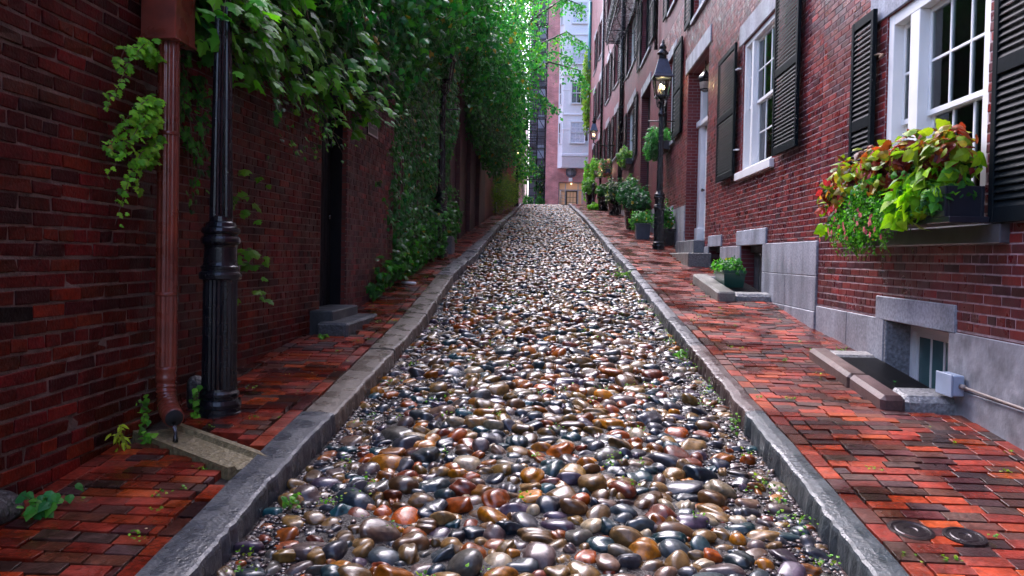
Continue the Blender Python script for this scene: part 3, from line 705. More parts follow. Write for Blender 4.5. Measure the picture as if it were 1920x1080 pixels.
# --- fourth house, bending left
dd = np.array([-.69, 18.0]); RF4 = Frame((2.84, 34, 0), dd, (-18.0, -.69, 0)[:3] and (-18.0, -.69, 0)) if False else Frame((2.84, 34, 0), (-.69, 18.0, 0), (-18.0, -.69, 0))
hD = []
for f_, z in enumerate((6.2, 9.6, 13.0)):
    for s in (1.6, 5.4, 9.6, 13.6): hD.append((s, s+1.5, z, z+2.1))
hD += [(3.4, 4.7, 3.9, 6.4)]
D = house(RF4, 'brick_house', 'farthest brick house on the right, pinker brick, with creeper at its far corner', .004, 18.0, 18.6, TEX_P, hD, depth=.2)
for i, (a, b, c, d) in enumerate(hD[:-1]):
    window(RF4, D, a, b, c, d, rec=.12, glass=DGLASS, frame=WHITE if i % 3 else BLACKG, fw=.08, lintel=.35, rows=2)
    if i % 4 != 3: shutter(RF4, D, b+.03, b+.8, c, d, fine=False)
    shutter(RF4, D, a-.8, a-.03, c, d, fine=False)
m = MB(RF4); m.box((3.4, -.2, 3.7), (4.7, -.1, 6.4), c=.01); m.build('door', DOORM, D)
m = MB(RF4); m.tube([(8.6, .08, 3.6), (8.6, .08, 18.4)], .07, 8); m.build('drainpipe', IRON, D)
m = MB(RF4); m.tube([(17.7, .1, 12.4), (17.7, .1, 18.4)], .10, 8); m.build('copper_downpipe', mat('verdigris copper', (.05, .30, .30), rough=.4, var=.2), D)

# fire balcony
t = thing('fire_escape', (2.5, 31, 11), 'black iron fire balcony with scrolled rails high on the third brick house', 'fire escape')
m = MB()
for y in np.arange(27.2, 34.6, .14): m.box((2.12, y, 10.98), (2.84, y+.05, 11.0))
for x in (2.12, 2.8): m.box((x, 27.2, 10.93), (x+.04, 34.6, 10.978))
m.build('platform', IRON, t)
m = MB()
for z in (11.12, 11.9): m.tube([(2.84, 27.2, z), (2.12, 27.2, z), (2.12, 34.6, z), (2.84, 34.6, z)], .014, 5)
for y in np.arange(27.2, 34.7, .3): m.tube([(2.12, y, 10.98), (2.12, y, 11.9)], .010, 4)
for y in np.arange(27.5, 34.5, .6):
    a = np.linspace(0, 2*pi, 13); m.tube(np.stack([np.full(13, 2.12), y+.12*np.cos(a), 11.5+.12*np.sin(a)], 1), .008, 4)
    m.tube(np.stack([2.3+.0*a, y+.1*np.cos(a), 11.5+.1*np.sin(a)], 1), .006, 4)
for y in (27.2, 30.9, 34.6):
    for z in (11.3, 11.6): m.tube([(2.12, y, z), (2.84, y, z)], .010, 4)
m.build('railing', IRON, t)
m = MB()
for y in (27.4, 29.8, 32.2, 34.4):
    a = np.linspace(0, 1, 9); m.tube(np.stack([2.84-.66*np.sin(a*pi/2), np.full(9, y), 10.1+.85*(1-np.cos(a*pi/2))], 1), .018, 5)
m.build('bracket', IRON, t)
m = MB()
for k in range(10): m.box((2.25, 28.3+k*.32, 11.2+k*.33), (2.7, 28.5+k*.32, 11.23+k*.33))
for x in (2.25, 2.7): m.tube([(x, 28.2, 11.05), (x, 31.7, 14.6)], .02, 5); m.tube([(x, 28.2, 11.9), (x, 31.7, 15.4)], .012, 5)
m.build('stair', IRON, t)

# ------------------------------------------------------------------ basement wells
GRATE = mat('iron grate', (.012, .012, .014), rough=.35, var=.3, metal=.3)
def slopebox(mb, x0, x1, y0, y1, h0, h1, col, c=.01):
    """block following the hill: h0..h1 above the sloping walk"""
    cy = (y0+y1)/2; Lh = np.array([(x1-x0)/2, (y1-y0)/2, (h1-h0)/2]); c = min(c, Lh.min()*.8)
    V = CB_S*(Lh-c*(1-CB_A))+np.array([(x0+x1)/2, cy, (h0+h1)/2]); V[:, 2] += np.array([gz(v) for v in V[:, 1]]); mb.faces(V, CB_F, col)
t = thing('light_well', (2.6, 6.3, gz(6.3)), 'basement light well with brownstone kerb and black grate under the nearest window', 'light well')
m = MB(); slopebox(m, 2.30, 2.47, 5.50, 6.12, -.25, .10, (.10, .055, .05), .03); slopebox(m, 2.30, 2.47, 6.124, 7.08, -.25, .095, (.10, .06, .05), .03); m.build('kerb_stone', GRAN, t)
m = MB(); slopebox(m, 2.475, 2.9, 5.55, 5.84, -.25, .085, (.20, .20, .20), .04); m.build('rough_granite_end', GRANR, t)
m = MB(); slopebox(m, 2.475, 2.83, 6.90, 7.10, -.25, .07, (.22, .21, .20), .02); m.build('far_end_stone', GRANR, t)
m = MB()
for k in range(34):
    y = 5.86+k*.0308; slopebox(m, 2.475, 2.835, y, y+.010, .03, .055, (0, 0, 0), .001)
for x in (2.475, 2.60, 2.72, 2.825): slopebox(m, x, x+.012, 5.845, 6.895, .025, .05, (0, 0, 0), .001)
m.build('grate', GRATE, t)
m = MB(); slopebox(m, 2.47, 3.1, 5.84, 6.9, -.32, -.28, (.01, .01, .01)); m.build('well_floor', DARK, t)
t = thing('light_well', (2.5, 11.1, gz(11.1)), 'basement light well with pale granite kerb, the green planter standing on it', 'light well')
m = MB(); slopebox(m, 2.13, 2.36, 10.15, 12.0, -.25, .13, (.19, .185, .16), .02); m.build('kerb_stone', GRAN, t)
m = MB(); slopebox(m, 2.365, 2.84, 10.18, 10.42, -.25, .10, (.2, .2, .19), .03); m.build('end_stone', GRANR, t); m = MB(); slopebox(m, 2.365, 2.84, 11.9, 12.06, -.25, .10, (.2, .2, .19), .02); m.build('end_stone', GRANR, t)
m = MB()
for k in range(34): y = 10.43+k*.0428; slopebox(m, 2.365, 2.835, y, y+.016, .04, .06, (0, 0, 0), .001)
for x in (2.365, 2.6, 2.81): slopebox(m, x, x+.02, 10.42, 11.9, .03, .055, (0, 0, 0), .001)
m.build('grate', GRATE, t)
m = MB(); slopebox(m, 2.36, 3.2, 10.4, 11.9, -.3, -.26, (.01, .01, .01)); m.build('well_floor', DARK, t)

# green planter
def planter_box(name, label, cx, cy, z, lx, ly, h, colm, cat='planter', group=None, taper=.85, rim=True, rot=0, frame=None):
    t = thing(name, (cx, cy, z), label, cat, group); m = MB()
    def ring(hx, hy, zz): return [(cx-hx, cy-hy, zz), (cx+hx, cy-hy, zz), (cx+hx, cy+hy, zz), (cx-hx, cy+hy, zz)]
    a, b = lx/2, ly/2
    R_ = [ring(a*taper, b*taper, z), ring(a, b, z+h*.8), ring(a*1.07, b*1.04, z+h*.81), ring(a*1.08, b*1.05, z+h), ring(a*.96, b*.97, z+h), ring(a*.92, b*.94, z+h*.86)]
    V = [p for r in R_ for p in r]; F = [[i*4+k, i*4+(k+1) % 4, i*4+4+(k+1) % 4, i*4+4+k] for i in range(5) for k in range(4)]+[[3, 2, 1, 0], [20, 21, 22, 23]]
    m.faces(V, F); m.build('box' if name != 'flower_pot' else 'pot', colm, t); return t
GPL = mat('dark green plastic', (.008, .06, .042), rough=.3, var=.2)
def foliage(par, nm, c, r, n, size, T, pal, mt=LEAF, **k):
    m = MB(); clump_blob(m, c, r, n, size, T, pal, **k); return m.build(nm, mt, par)
t = planter_box('planter', 'green plastic trough planted with small leafy herbs on the grate of the farther basement well', 2.50, 11.15, gz(11.15)+.06, .30, .62, .24, GPL)
m = MB()
clump_blob(m, (2.50, 11.15, gz(11.15)+.34), (.2, .36, .13), 700, .045, T_SM, [(.05, .2, .04), (.09, .3, .05), (.03, .14, .03)], shell=.2, tip=(0, 0, .4)); m.build('herbs', LEAF, t)

# utility box and conduit
t = thing('utility_box', (2.82, 5.55, .75), 'grey electrical box with a thin conduit on the weathered plinth beside the basement window', 'utility box')
m = MB(RF); m.box((5.43, .018, .685), (5.64, .10, .83), c=.008); m.box((5.425, .10, .68), (5.645, .112, .835), c=.004); m.build('box', mat('grey paint', (.30, .36, .45), rough=.4, var=.1), t)
m = MB(RF); m.tube([(5.43, .045, .76), (5.36, .04, .755), (5.0, .035, .745), (4.4, .035, .735), (3.6, .035, .72), (2.5, .035, .71)], .009, 8); m.lathe([(.018, 0), (.018, .05)], (5.38, .045, .758), ax=0, seg=8); m.build('conduit', mat('grey tan conduit', (.3, .24, .2), rough=.5), t)

# ------------------------------------------------------------------ window box with coleus
t = thing('window_box', (2.65, 6.1, 1.85), 'window box overflowing with coleus, lime potato vine and pink flowers under the nearest window', 'window box')
m = MB(RF)
for a in (5.08,): m.box((a, .08, 1.86), (6.98, .33, 1.90), c=.004)
m.box((5.14, .305, 1.90), (6.98, .33, 2.10), c=.004); m.box((5.14, .08, 1.90), (6.98, .10, 2.10), c=.004); m.box((5.14, .10, 1.90), (5.165, .305, 2.10), c=.004); m.box((6.955, .085, 1.90), (6.98, .305, 2.10), c=.004)
for s in np.arange(5.4, 6.95, .11): m.box((s, .33, 1.9), (s+.04, .34, 2.08), c=.003)
m.build('box', mat('black wood paint', (.012, .013, .02), rough=.3), t)
m = MB(RF); m.box((5.17, .105, 1.92), (6.95, .30, 2.05)); m.build('soil', mat('soil', (.02, .013, .01), rough=.8), t)
def cloud(mb, cs, n, size, T, pal, **k):
    for c, r in cs: clump_blob(mb, c, r, n, size, T, pal, **k)
GB = lambda s, n_, z: (s, n_, z)
m = MB(RF); 
COLR = [(.16, .012, .012), (.10, .010, .015), (.20, .02, .012), (.22, .05, .01)]; COLG = [(.22, .28, .02), (.15, .24, .02), (.30, .22, .03), (.26, .05, .02)]
CX = []
for s in np.linspace(5.24, 7.25, 15): CX.append((s, .20+random.uniform(-.05, .12), 2.34+random.uniform(-.05, .08)-.08*(s-5.2)))
def heap(cs, n, size, T, pal, rr=(.16, .13, .17), lab=None, nm='coleus', **k):
    mb = MB(RF)
    for c in cs: clump_blob(mb, c, rr, n, size, T, pal, **k)
    o = mb.build(nm, LEAF, t)
    if lab: o['label'] = lab
heap(CX, 42, .085, T_COL, COLR, tip=(0, .5, -.1), nj=.35, out=.7, shell=.6)
heap([(a+random.uniform(-.08, .08), b+.03, c+.04) for a, b, c in CX], 46, .085, T_COL, COLG, rr=(.17, .16, .16), lab='yellow green coleus leaves', tip=(0, .5, 0), nj=.4, out=.7, shell=.65)
heap([(a+random.uniform(-.08, .08), b, c-.16) for a, b, c in CX], 60, .06, T_SM, [(.04, .16, .03), (.07, .24, .03), (.02, .09, .02)], nm='foliage', tip=(0, .5, -.2), nj=.5, out=.7, shell=.3)
heap([(7.32, .30, 2.12), (7.15, .34, 2.2), (6.95, .36, 2.16), (6.0, .36, 2.40), (6.15, .38, 2.26), (5.7, .36, 2.34)], 16, .07, T_COL, [(.42, .04, .06), (.35, .05, .03), (.5, .22, .05), (.30, .02, .05)], rr=(.11, .09, .12), lab='pink centred coleus leaves', tip=(0, .4, -.5))
heap([(a, .34, 2.02) for a in (5.3, 5.5, 5.7, 5.9)], 60, .06, T_SM, [(.03, .13, .03), (.05, .2, .03)], nm='foliage', rr=(.14, .07, .12), tip=(0, .5, -.5))
VP = [(.24, .46, .012), (.19, .42, .012), (.30, .50, .02), (.15, .36, .015)]
heap([(5.22, .16, 2.25), (5.25, .26, 2.2), (5.4, .30, 2.17), (5.3, .30, 2.06), (5.45, .33, 2.06), (5.62, .35, 2.12)], 24, .085, T_HEART, VP, rr=(.13, .08, .10), nm='potato_vine', tip=(0, .35, -.8), nj=.4)
heap([(5.48, .36, 1.98), (5.62, .38, 1.95), (5.72, .38, 2.03)], 14, .11, T_HEART, VP, rr=(.11, .06, .09), nm='potato_vine', tip=(0, .35, -.9), nj=.35)
heap([(7.35, .32, 2.08), (7.36, .32, 1.90)], 7, .085, T_HEART, VP, rr=(.08, .07, .07), nm='potato_vine', tip=(0, .35, -.8))
m = MB(RF)                                            # fine trailing greenery
for s, n_, z, r in ((6.75, .32, 2.0, .2), (6.5, .34, 2.0, .22), (6.25, .35, 2.0, .22), (6.0, .35, 1.97, .2), (6.95, .30, 1.94, .16), (6.8, .31, 1.86, .16), (6.35, .34, 1.88, .2), (6.55, .33, 1.84, .18), (6.35, .36, 2.12, .18), (5.85, .34, 1.96, .14)):
    clump_blob(m, (s, n_, z), (r, .12, r*.9), 420, .024, T_SM, [(.06, .26, .02), (.10, .36, .03), (.04, .18, .02), (.14, .42, .04)], shell=.3, tj=.8)
for k in range(24):
    s = random.uniform(5.9, 7.1); l = random.uniform(.06, .2); zz = np.linspace(0, l, 14); P = np.stack([s+.03*np.sin(zz*20+k), .34+.03*np.cos(zz*17), 1.80-zz], 1)
    leaves(m, P, np.tile((0, 1, .3), (14, 1)), .022, T_SM, G_BRIGHT)
m.build('trailing_greenery', LEAF, t)
m = MB(RF)
clump_blob(m, (6.5, .38, 2.18), (.16, .1, .13), 40, .05, T_SM, [(.35, .45, .36), (.12, .28, .16)], shell=.5); m.build('variegated_leaves', LEAF, t)
m = MB(RF); fl = []
for _ in range(34):
    s = random.uniform(5.9, 7.1); c = np.array([s, .42+random.uniform(-.04, .05), random.uniform(1.78, 2.08)]); fl.append(c)
fl += [np.array((6.1, .5, 2.33)), np.array((6.12, .52, 2.30)), np.array((6.0, .5, 1.84))]
for c in fl:
    m = MB(RF); k = 5; a0 = random.random()*6; an = a0+np.arange(k)*2*pi/k; N_ = np.tile((0, 1, .1), (k, 1)); V, F = T_SM
    for a in an:
        t_ = np.array([cos(a), .15, sin(a)]); s_ = np.array([-sin(a), 0, cos(a)]); nn = np.array([0, 1., 0])
        X = (V[:, :1]*s_*1.2+V[:, 1:2]*t_+V[:, 2:3]*nn)*random.uniform(.022, .032)+c; m.faces(X, F, random.choice([(.62, .14, .14), (.7, .25, .22), (.55, .10, .16)]))
    m.build('flower', leaf_mat('petal', .5, .3, .3), t)

# ------------------------------------------------------------------ street lamps
GLOW = emis('lamp glow', (1, .74, .38), 5.)
LGLASS = glass_mat('lantern glass', (.8, .85, .82))
def lantern(t, x, y, z, sc=1, lit=True, post=True):
    """four-sided gas lantern whose glass starts at height z"""
    m = MB(); P = lambda pr: [(r*sc, h*sc) for r, h in pr]
    m.lathe(P([(.20, .42), (.205, .40), (.215, .42), (.215, .45), (.19, .47), (.10, .80), (.10, .82)]), (x, y, z), seg=4, smooth=False, sq=True)
    m.build('lantern_roof', mat('oxidised lantern metal', (.10, .12, .16), rough=.22, spec=.6, metal=.6, var=.3), t)
    m = MB(); m.lathe(P([(.085, .82), (.08, .93), (.125, .94), (.13, .955), (.07, 1.03), (.06, 1.06), (.085, 1.07), (.05, 1.16), (.03, 1.18), (.035, 1.2), (.02, 1.25), (.0, 1.28)]), (x, y, z), seg=16); m.build('chimney_cap', IRON, t)
    m = MB(); b0, b1 = .135*sc, .185*sc
    for sx in (-1, 1):
        for sy in (-1, 1): m.tube([(x+sx*b0, y+sy*b0, z), (x+sx*b1, y+sy*b1, z+.41*sc)], .013*sc, 4, smooth=False)
    m.lathe(P([(.13, -.03), (.155, -.02), (.155, .012), (.13, .015)]), (x, y, z), seg=4, smooth=False, sq=True)
    for h, b in ((.405, b1),):
        for s in (-1, 1): m.box((x-b, y+s*b-.012*sc, z+h*sc-.015), (x+b, y+s*b+.012*sc, z+h*sc+.01)); m.box((x+s*b-.012*sc, y-b+.013, z+h*sc-.015), (x+s*b+.012*sc, y+b-.013, z+h*sc+.01))
    m.build('lantern_frame', IRON, t)
    m = MB(); c0, c1 = b0-.004, b1-.004
    for k in range(4):
        a = k*pi/2; R2 = np.array([[cos(a), -sin(a)], [sin(a), cos(a)]]); q = [np.r_[R2@np.array(v), h] for v, h in (((c0, -c0), 0.02), ((c0, c0), 0.02), ((c1, c1), .4*sc), ((c1, -c1), .4*sc))]
        m.faces(np.array(q)+np.array((x, y, z)), [[0, 1, 2, 3]])
    m.build('lantern_pane', LGLASS, t)
    if lit:
        m = MB()
        for dx, dz in ((-.03, .24), (.03, .20)): m.lathe([(.0, -.05*sc), (.022*sc, -.03*sc), (.03*sc, 0), (.022*sc, .03*sc), (0, .05*sc)], (x+dx*sc, y, z+dz*sc), seg=8)
        m.build('gas_mantle', GLOW, t)
        m = MB(); m.tube([(x, y, z), (x, y, z+.16*sc)], .01*sc, 5); m.build('burner', IRON, t)
        l = bpy.data.lights.new('lantern_light', 'POINT'); l.energy = 2; l.color = (1, .7, .35); l.shadow_soft_size = .04
        lo = bpy.data.objects.new('lantern_light', l); COL.objects.link(lo); lo.location = (x, y-.0, z+.30*sc); lo.parent = t; lo.location = tuple(np.array((x, y, z+.30*sc))-np.array(t.location))
def lamp_post(x, y, label, group='black gas lamp posts', ztop=3.42, slim=1., lit=True):
    z = gz(y)-.02; t = thing('street_lamp', (x, y, z), label, 'street lamp', group)
    m = MB(); s = slim
    m.lathe([(.140*s, 0), (.140*s, .03), (.133*s, .034), (.133*s, .06), (.140*s, .065), (.143*s, .09), (.136*s, .115), (.122*s, .12), (.122*s, .135), (.128*s, .14), (.128*s, .16), (.114*s, .175), (.112*s, .19)], (x, y, z), seg=40, smooth=False); m.build('base', IRON, t)
    m = MB(); m.lathe([(.112*s, .19), (.108*s, .88), (.11*s, .92)], (x, y, z), seg=48, flute=.06, smooth=False); m.build('fluted_drum', IRON, t)
    m = MB(); m.lathe([(q*s, h) for q, h in ((.11, .905), (.128, .907), (.134, .915), (.136, .94), (.130, .955), (.118, .962), (.118, .975), (.124, .980), (.124, .992), (.112, 1.0), (.106, 1.02), (.104, 1.12), (.108, 1.135), (.120, 1.14), (.127, 1.155), (.127, 1.175), (.118, 1.19), (.108, 1.193), (.108, 1.205), (.119, 1.21), (.124, 1.225), (.119, 1.245), (.100, 1.255), (.092, 1.28), (.078, 1.29), (.076, 1.32))], (x, y, z), seg=40, smooth=False); m.build('collar', IRON, t)
    m = MB(); m.lathe([(.074*s, 1.32), (.047*s, ztop-.45)], (x, y, z), seg=40, flute=.08, smooth=False); m.build('shaft', IRON, t)
    m = MB(); m.lathe([(.047*s, ztop-.45), (.07*s, ztop-.43), (.075*s, ztop-.38), (.05*s, ztop-.34), (.04*s, ztop-.2), (.07*s, ztop-.14), (.045*s, ztop-.06), (.10*s, ztop-.03)], (x, y, z), seg=20)
    for k in range(4):
        a = k*pi/2+pi/4; m.tube([(x+.04*cos(a), y+.04*sin(a), z+ztop-.28), (x+.12*cos(a), y+.12*sin(a), z+ztop-.2), (x+.15*cos(a), y+.15*sin(a), z+ztop-.03)], .012, 5)
    m.tube([(x-.3, y, z+ztop-.55), (x+.3, y, z+ztop-.55)], .014, 6)
    m.build('lantern_bracket', IRON, t)
    lantern(t, x, y, z+ztop, lit=lit); return t
lamp_post(2.33, 17.5, 'tall black gas lamp lit beside the stone doorsteps on the right pavement')
lamp_post(-2.20, 5.0, 'thick fluted black lamp post beside the brown downspout, its lantern above the ivy')
lamp_post(-2.2, 14.9, 'dark lamp post almost buried in the ivy of the left wall', lit=False)
lamp_post(-2.0, 40.0, 'distant lit gas lamp on the left near the top of the hill', ztop=2.55)
t = thing('wall_lantern', (1.8, 36.5, 7.0), 'lit gas lantern on an iron arm from the far right house wall', 'wall lantern')
lantern(t, 1.74, 36.5, 7.1, .85)
m = MB(); m.tube([(1.74, 36.5, 7.06), (1.74, 36.5, 6.92), (1.85, 36.5, 6.84), (2.1, 36.6, 6.82), (2.76, 36.7, 6.82)], .03, 6); m.tube([(2.3, 36.6, 6.82), (2.75, 36.7, 6.4)], .02, 6); m.build('arm', IRON, t)
t = thing('door_light', (2.5, 39.5, 6.0), 'small glowing wall light beside a far door, below the bracket lantern', 'wall light')
m = MB(); m.lathe([(.0, -.16), (.07, -.1), (.08, .05), (.03, .15), (0, .2)], (2.30, 39.5, 5.95), seg=8); m.build('glass', GLOW, t)
m = MB(); m.lathe([(.1, .15), (.05, .22), (0, .26)], (2.30, 39.5, 5.95), seg=8); m.tube([(2.3, 39.5, 6.1), (2.65, 39.5, 6.1)], .02); m.build('bracket', IRON, t)

# ------------------------------------------------------------------ left side
def wall_thing(name, label, fr, s0, s1, z0, z1, holes, cat='wall', geo=None, pal=P_LEFT, group=None, thick=.5, zmin=None, **bk):
    o = fr([((s0+s1)/2, 0, 0)])[0]; o[2] = gz(o[1]); t = thing(name, tuple(o), label, cat, group)
    m = MB(fr); g = geo or (s0, s1, z0, z1)
    panel(m, s0, s1, z0, z1, holes, n=-.008, depth=thick-.05, mi=0, rmi=2)
    m.faces([(s0, -.012, z0), (s0, -thick, z0), (s0, -thick, z1), (s0, -.012, z1)], [[0, 1, 2, 3]], mi=2); m.faces([(s1, -.012, z0), (s1, -thick, z0), (s1, -thick, z1), (s1, -.012, z1)], [[0, 3, 2, 1]], mi=2)
    bricks(m, g[0], g[1], g[2], g[3], holes, pal, mi=1, zmin=zmin, **bk)
    m.build('bricks', [MORTAR_D, BRICKL, TEX_L], t)
    c = MB(fr); c.box((s0, -thick, z0), (s1, -thick+.02, z1)); c.box((s0, -thick-.02, z1), (s1, .06, z1+.10), (.13, .12, .11), c=.01); c.build('coping', GRAN, t)
    return t
TEX_L = brick_tex('old brick courses', 1, (.15, .03, .02), (.08, .022, .022), (.06, .05, .045), bw=.22, rh=.082)
LF1 = Frame((-2.55, 0, 0), (0, 1, 0), (1, 0, 0))
zg = lambda fr: (lambda s: gz(fr([(s, 0, 0)])[0][1])-.15)
wall_thing('brick_wall', 'rough old dark red brick wall left of the brown downspout, wide uneven joints', LF1, -3, 5.14, -.6, 3.6, [], geo=(2.2, 5.14, .1, 3.6), L=.245, h=.077, g=.014, gs=.013, jit=.003, head=7, rough=1., zmin=zg(LF1))
a2 = (.26/3.52); LF2 = Frame((-2.62, 5.085, 0), (.26, 3.5, 0), (3.5, -.26, 0))
wall_thing('brick_wall', 'thin-jointed red brick wall between the downspout and the black door', LF2, 0, 2.80, -.3, 5.0, [], L=.2, h=.064, g=.009, jit=.0012, head=6, zmin=zg(LF2), geo=(0, 2.8, .3, 4.0))
LF3 = Frame((-2.345, 8.62, 0), (.03, 1, 0), (1, -.03, 0))
wall_thing('brick_wall', 'purple-stained brick wall with the arched metal sign, right of the black door', LF3, 0, 2.2, .3, 5.6, [], pal=[(.11, .03, .032), (.08, .025, .03), (.13, .035, .035), (.15, .03, .03), (.06, .02, .028)], L=.2, h=.066, g=.010, jit=.0012, head=6, zmin=zg(LF3), geo=(0, 2.2, .8, 4.6))
# door and its recess
t = thing('garden_door', (-2.5, 8.2, gz(8.2)), 'black plank door in the left brick wall above two granite steps', 'door')
m = MB(); 
for k in range(6): m.box((-2.56, 7.90+k*.118, .95), (-2.52, 7.90+k*.118+.112, 3.25), c=.006)
m.box((-2.59, 7.89, .95), (-2.565, 8.60, 3.25)); m.build('planks', DOORM, t)
m = MB(); m.box((-2.60, 7.87, .9), (-2.44, 7.895, 3.35), c=.004); m.box((-2.60, 8.605, .9), (-2.40, 8.615, 3.35), c=.003); m.box((-2.60, 7.89, 3.26), (-2.42, 8.6, 3.35), c=.004); m.build('door_frame', DOORM, t)
m = MB(); m.lathe([(.02, 0), (.025, .03), (.02, .05), (0, .055)], (-2.51, 8.5, 1.95), seg=10); m.box((-2.52, 8.40, 2.75), (-2.505, 8.56, 2.92), c=.003); m.build('latch', IRON, t)
m = MB(Frame((-2.36, 7.86, 0), (0, 1, 0), (1, 0, 0))); m.box((0, -.26, 3.36), (.78, -.03, 4.9)); m.build('wall_over_door', TEX_L, t)
t = thing('stone_step', (-2.3, 8.0, gz(8)), 'upper grey granite threshold step of the black door', 'step'); m = MB(); m.box((-2.60, 7.62, .70), (-2.20, 8.62, 1.0), (.045, .055, .06), c=.012); m.build('slab', GRAN, t)
t = thing('stone_step', (-2.1, 8.0, gz(8)), 'lower rough grey granite step lying on the left pavement before the black door', 'step'); m = MB(); m.box((-2.30, 7.42, .62), (-1.99, 8.72, .90), (.05, .06, .065), c=.02); m.build('slab', GRANR, t)
# wall under the ivy, then the tall dark wall, then far buildings
LF5 = Frame((-2.42, 10.85, 0), (0, 1, 0), (1, 0, 0))
wall_thing('brick_wall', 'brick garden wall hidden under the thick ivy', LF5, 0, 6.6, .6, 6.4, [], L=.2, h=.066, jit=.001, zmin=zg(LF5), geo=(0, 6.6, 1, 3.4))
PURP = mat('stained wall', (.075, .028, .034), rough=.4, var=.5, vscale=2.2, bump=.4, bscale=14, rvar=.15)
t = thing('brick_wall', (-2.6, 22, gz(22)), 'tall dark purple-brown wall under the overhanging creeper', 'wall')
m = MB(); m.box((-3.2, 17.46, 1.4), (-2.5, 27.5, 7.6))
for y in (19.2, 21.6, 24.2): m.box((-2.5, y, 1.5), (-2.38, y+.5, 7.4), c=.01)
m.build('masonry', brick_tex('stained courses', 1, (.085, .03, .036), (.055, .02, .028), (.06, .04, .045)), t)
m = MB(); m.box((-3.3, 17.46, 7.6), (-2.35, 27.5, 7.8), (.1, .1, .1), c=.01); m.build('coping', GRAN, t)
LF6 = Frame((-2.62, 27.6, 0), (0, 1, 0), (1, 0, 0))
t = house(LF6, 'brick_house', 'low reddish building on the left behind the yellow-green bush', .0, 12.5, 10.5, brick_tex('left far courses', 1, (.26, .07, .05), (.20, .05, .045), (.2, .14, .12)), [(6.2, 7.4, 3.2, 5.6)], group=None, cat='building')
m = MB(LF6); m.box((6.2, -.25, 3.0), (7.4, -.2, 5.6)); m.box((5.6, .02, 3.2), (6.15, .08, 5.7), c=.01); m.build('green_door', mat('dark green paint', (.02, .08, .06), rough=.3), t)
t = thing('brick_house', (-3.3, 43, gz(43)), 'orange-red brick house end beside the far left lamp', 'house')
m = MB(); m.box((-9, 42.5, 3.5), (-2.25, 46.5, 13.0)); m.build('wall', [brick_tex('orange courses', 0, (.45, .10, .06), (.36, .08, .05), (.3, .18, .14))], t)
m = MB(); m.box((-9.1, 42.4, 13.0), (-2.1, 46.6, 13.3), (.2, .2, .2), c=.02); m.build('cornice', GRAN, t)

# sign
t = thing('wall_sign', (-2.3, 9.8, 3.3), 'narrow arched dark metal sign with a pale rim on the left brick wall', 'sign')
def arch_pts(w_, h_, rise, k=10): return [(-w_/2, 0), (w_/2, 0), (w_/2, h_-rise-.03), (w_/2-.03, h_-rise)]+[((w_/2-.03)*cos(a), h_-rise+rise*sin(a)) for a in np.linspace(0.2, pi-.2, k)]+[(-w_/2+.03, h_-rise), (-w_/2, h_-rise-.03)]
SF = Frame((-2.30, 9.62, 3.05), (.03, 1, 0), (1, -.03, 0))
m = MB(SF); m.prism(arch_pts(.46, .62, .10), -.012, plane='xz'); m.build('plate', mat('sign paint', (.022, .022, .03), rough=.3), t)
SF2 = Frame((-2.296, 9.62, 3.05), (.03, 1, 0), (1, -.03, 0))
m = MB(SF2); o_ = arch_pts(.46, .62, .10); i_ = [(x*.93, .02+y*.94) for x, y in o_]; n_ = len(o_)
m.faces([(x, 0, y) for x, y in o_]+[(x, 0, y) for x, y in i_], [[k, (k+1) % n_, n_+(k+1) % n_, n_+k] for k in range(n_)]); 
for z in (.19, .33): m.box((-.19, 0, z), (.19, .004, z+.008))
m.build('rim', mat('sign silver', (.45, .45, .48), rough=.35), t)
m = MB(SF2); rr = random.Random(3)                    # rows of worn, unreadable raised lettering
for z, h_, w_ in ((.47, .025, .018), (.43, .04, .03), (.375, .04, .03), (.27, .05, .035), (.215, .03, .022), (.13, .035, .026), (.085, .02, .016)):
    x = -.16+rr.random()*.04
    while x < .15: 
        if rr.random() > .18: m.box((x, 0, z), (x+w_*.25, .003, z+h_)); m.box((x+w_*.25, 0, z+h_*.4), (x+w_*.7, .003, z+h_*.6))
        x += w_
m.build('lettering', MATS['sign silver'], t)

# ------------------------------------------------------------------ downspout
t = thing('downspout', (-2.42, 4.72, gz(4.7)), 'red-brown metal downspout with a square leader box and ribbed outlet at the wall corner', 'downspout')
m = MB()
prof = [(.062*(1+.05*cos(k*pi/2*1)), 0) for k in range(1)]
V = []; seg = 48
for z in (.86, 2.93):
    for k in range(seg): a = 2*pi*k/seg; r = .060+.0045*cos(12*a); V.append((-2.42+r*cos(a), 4.72+r*sin(a), z))
m.faces(V, [[k, (k+1) % seg, seg+(k+1) % seg, seg+k] for k in range(seg)], smooth=True); m.build('pipe', COPPERB, t)
m = MB(); 
P = [(-2.42, 4.72, .86), (-2.42, 4.72, .74), (-2.415, 4.71, .68), (-2.39, 4.68, .63), (-2.34, 4.62, .595), (-2.27, 4.53, .575)]
P = np.array(P); tt = np.linspace(0, len(P)-1, 40); Q = np.stack([np.interp(tt, range(len(P)), P[:, i]) for i in range(3)], 1)
m.tube(Q, .060+.004*np.sin(np.arange(40)*1.6), 20); m.lathe([(.06, 0)], (0, 0, 0)) if False else None
m.build('ribbed_outlet', COPPERB, t)
m = MB(); d_ = Q[-1]-Q[-2]; d_ /= np.linalg.norm(d_); m.tube([Q[-1]+d_*.001, Q[-1]+d_*.004], .052, 16); m.build('outlet_mouth', DARK, t)
m = MB()
for z in (1.30, 2.3): m = MB(); m.lathe([(.064, 0), (.067, .004), (.067, .02), (.064, .024)], (-2.42, 4.72, z), seg=24); m.build('strap', COPPERB, t)
m = MB()
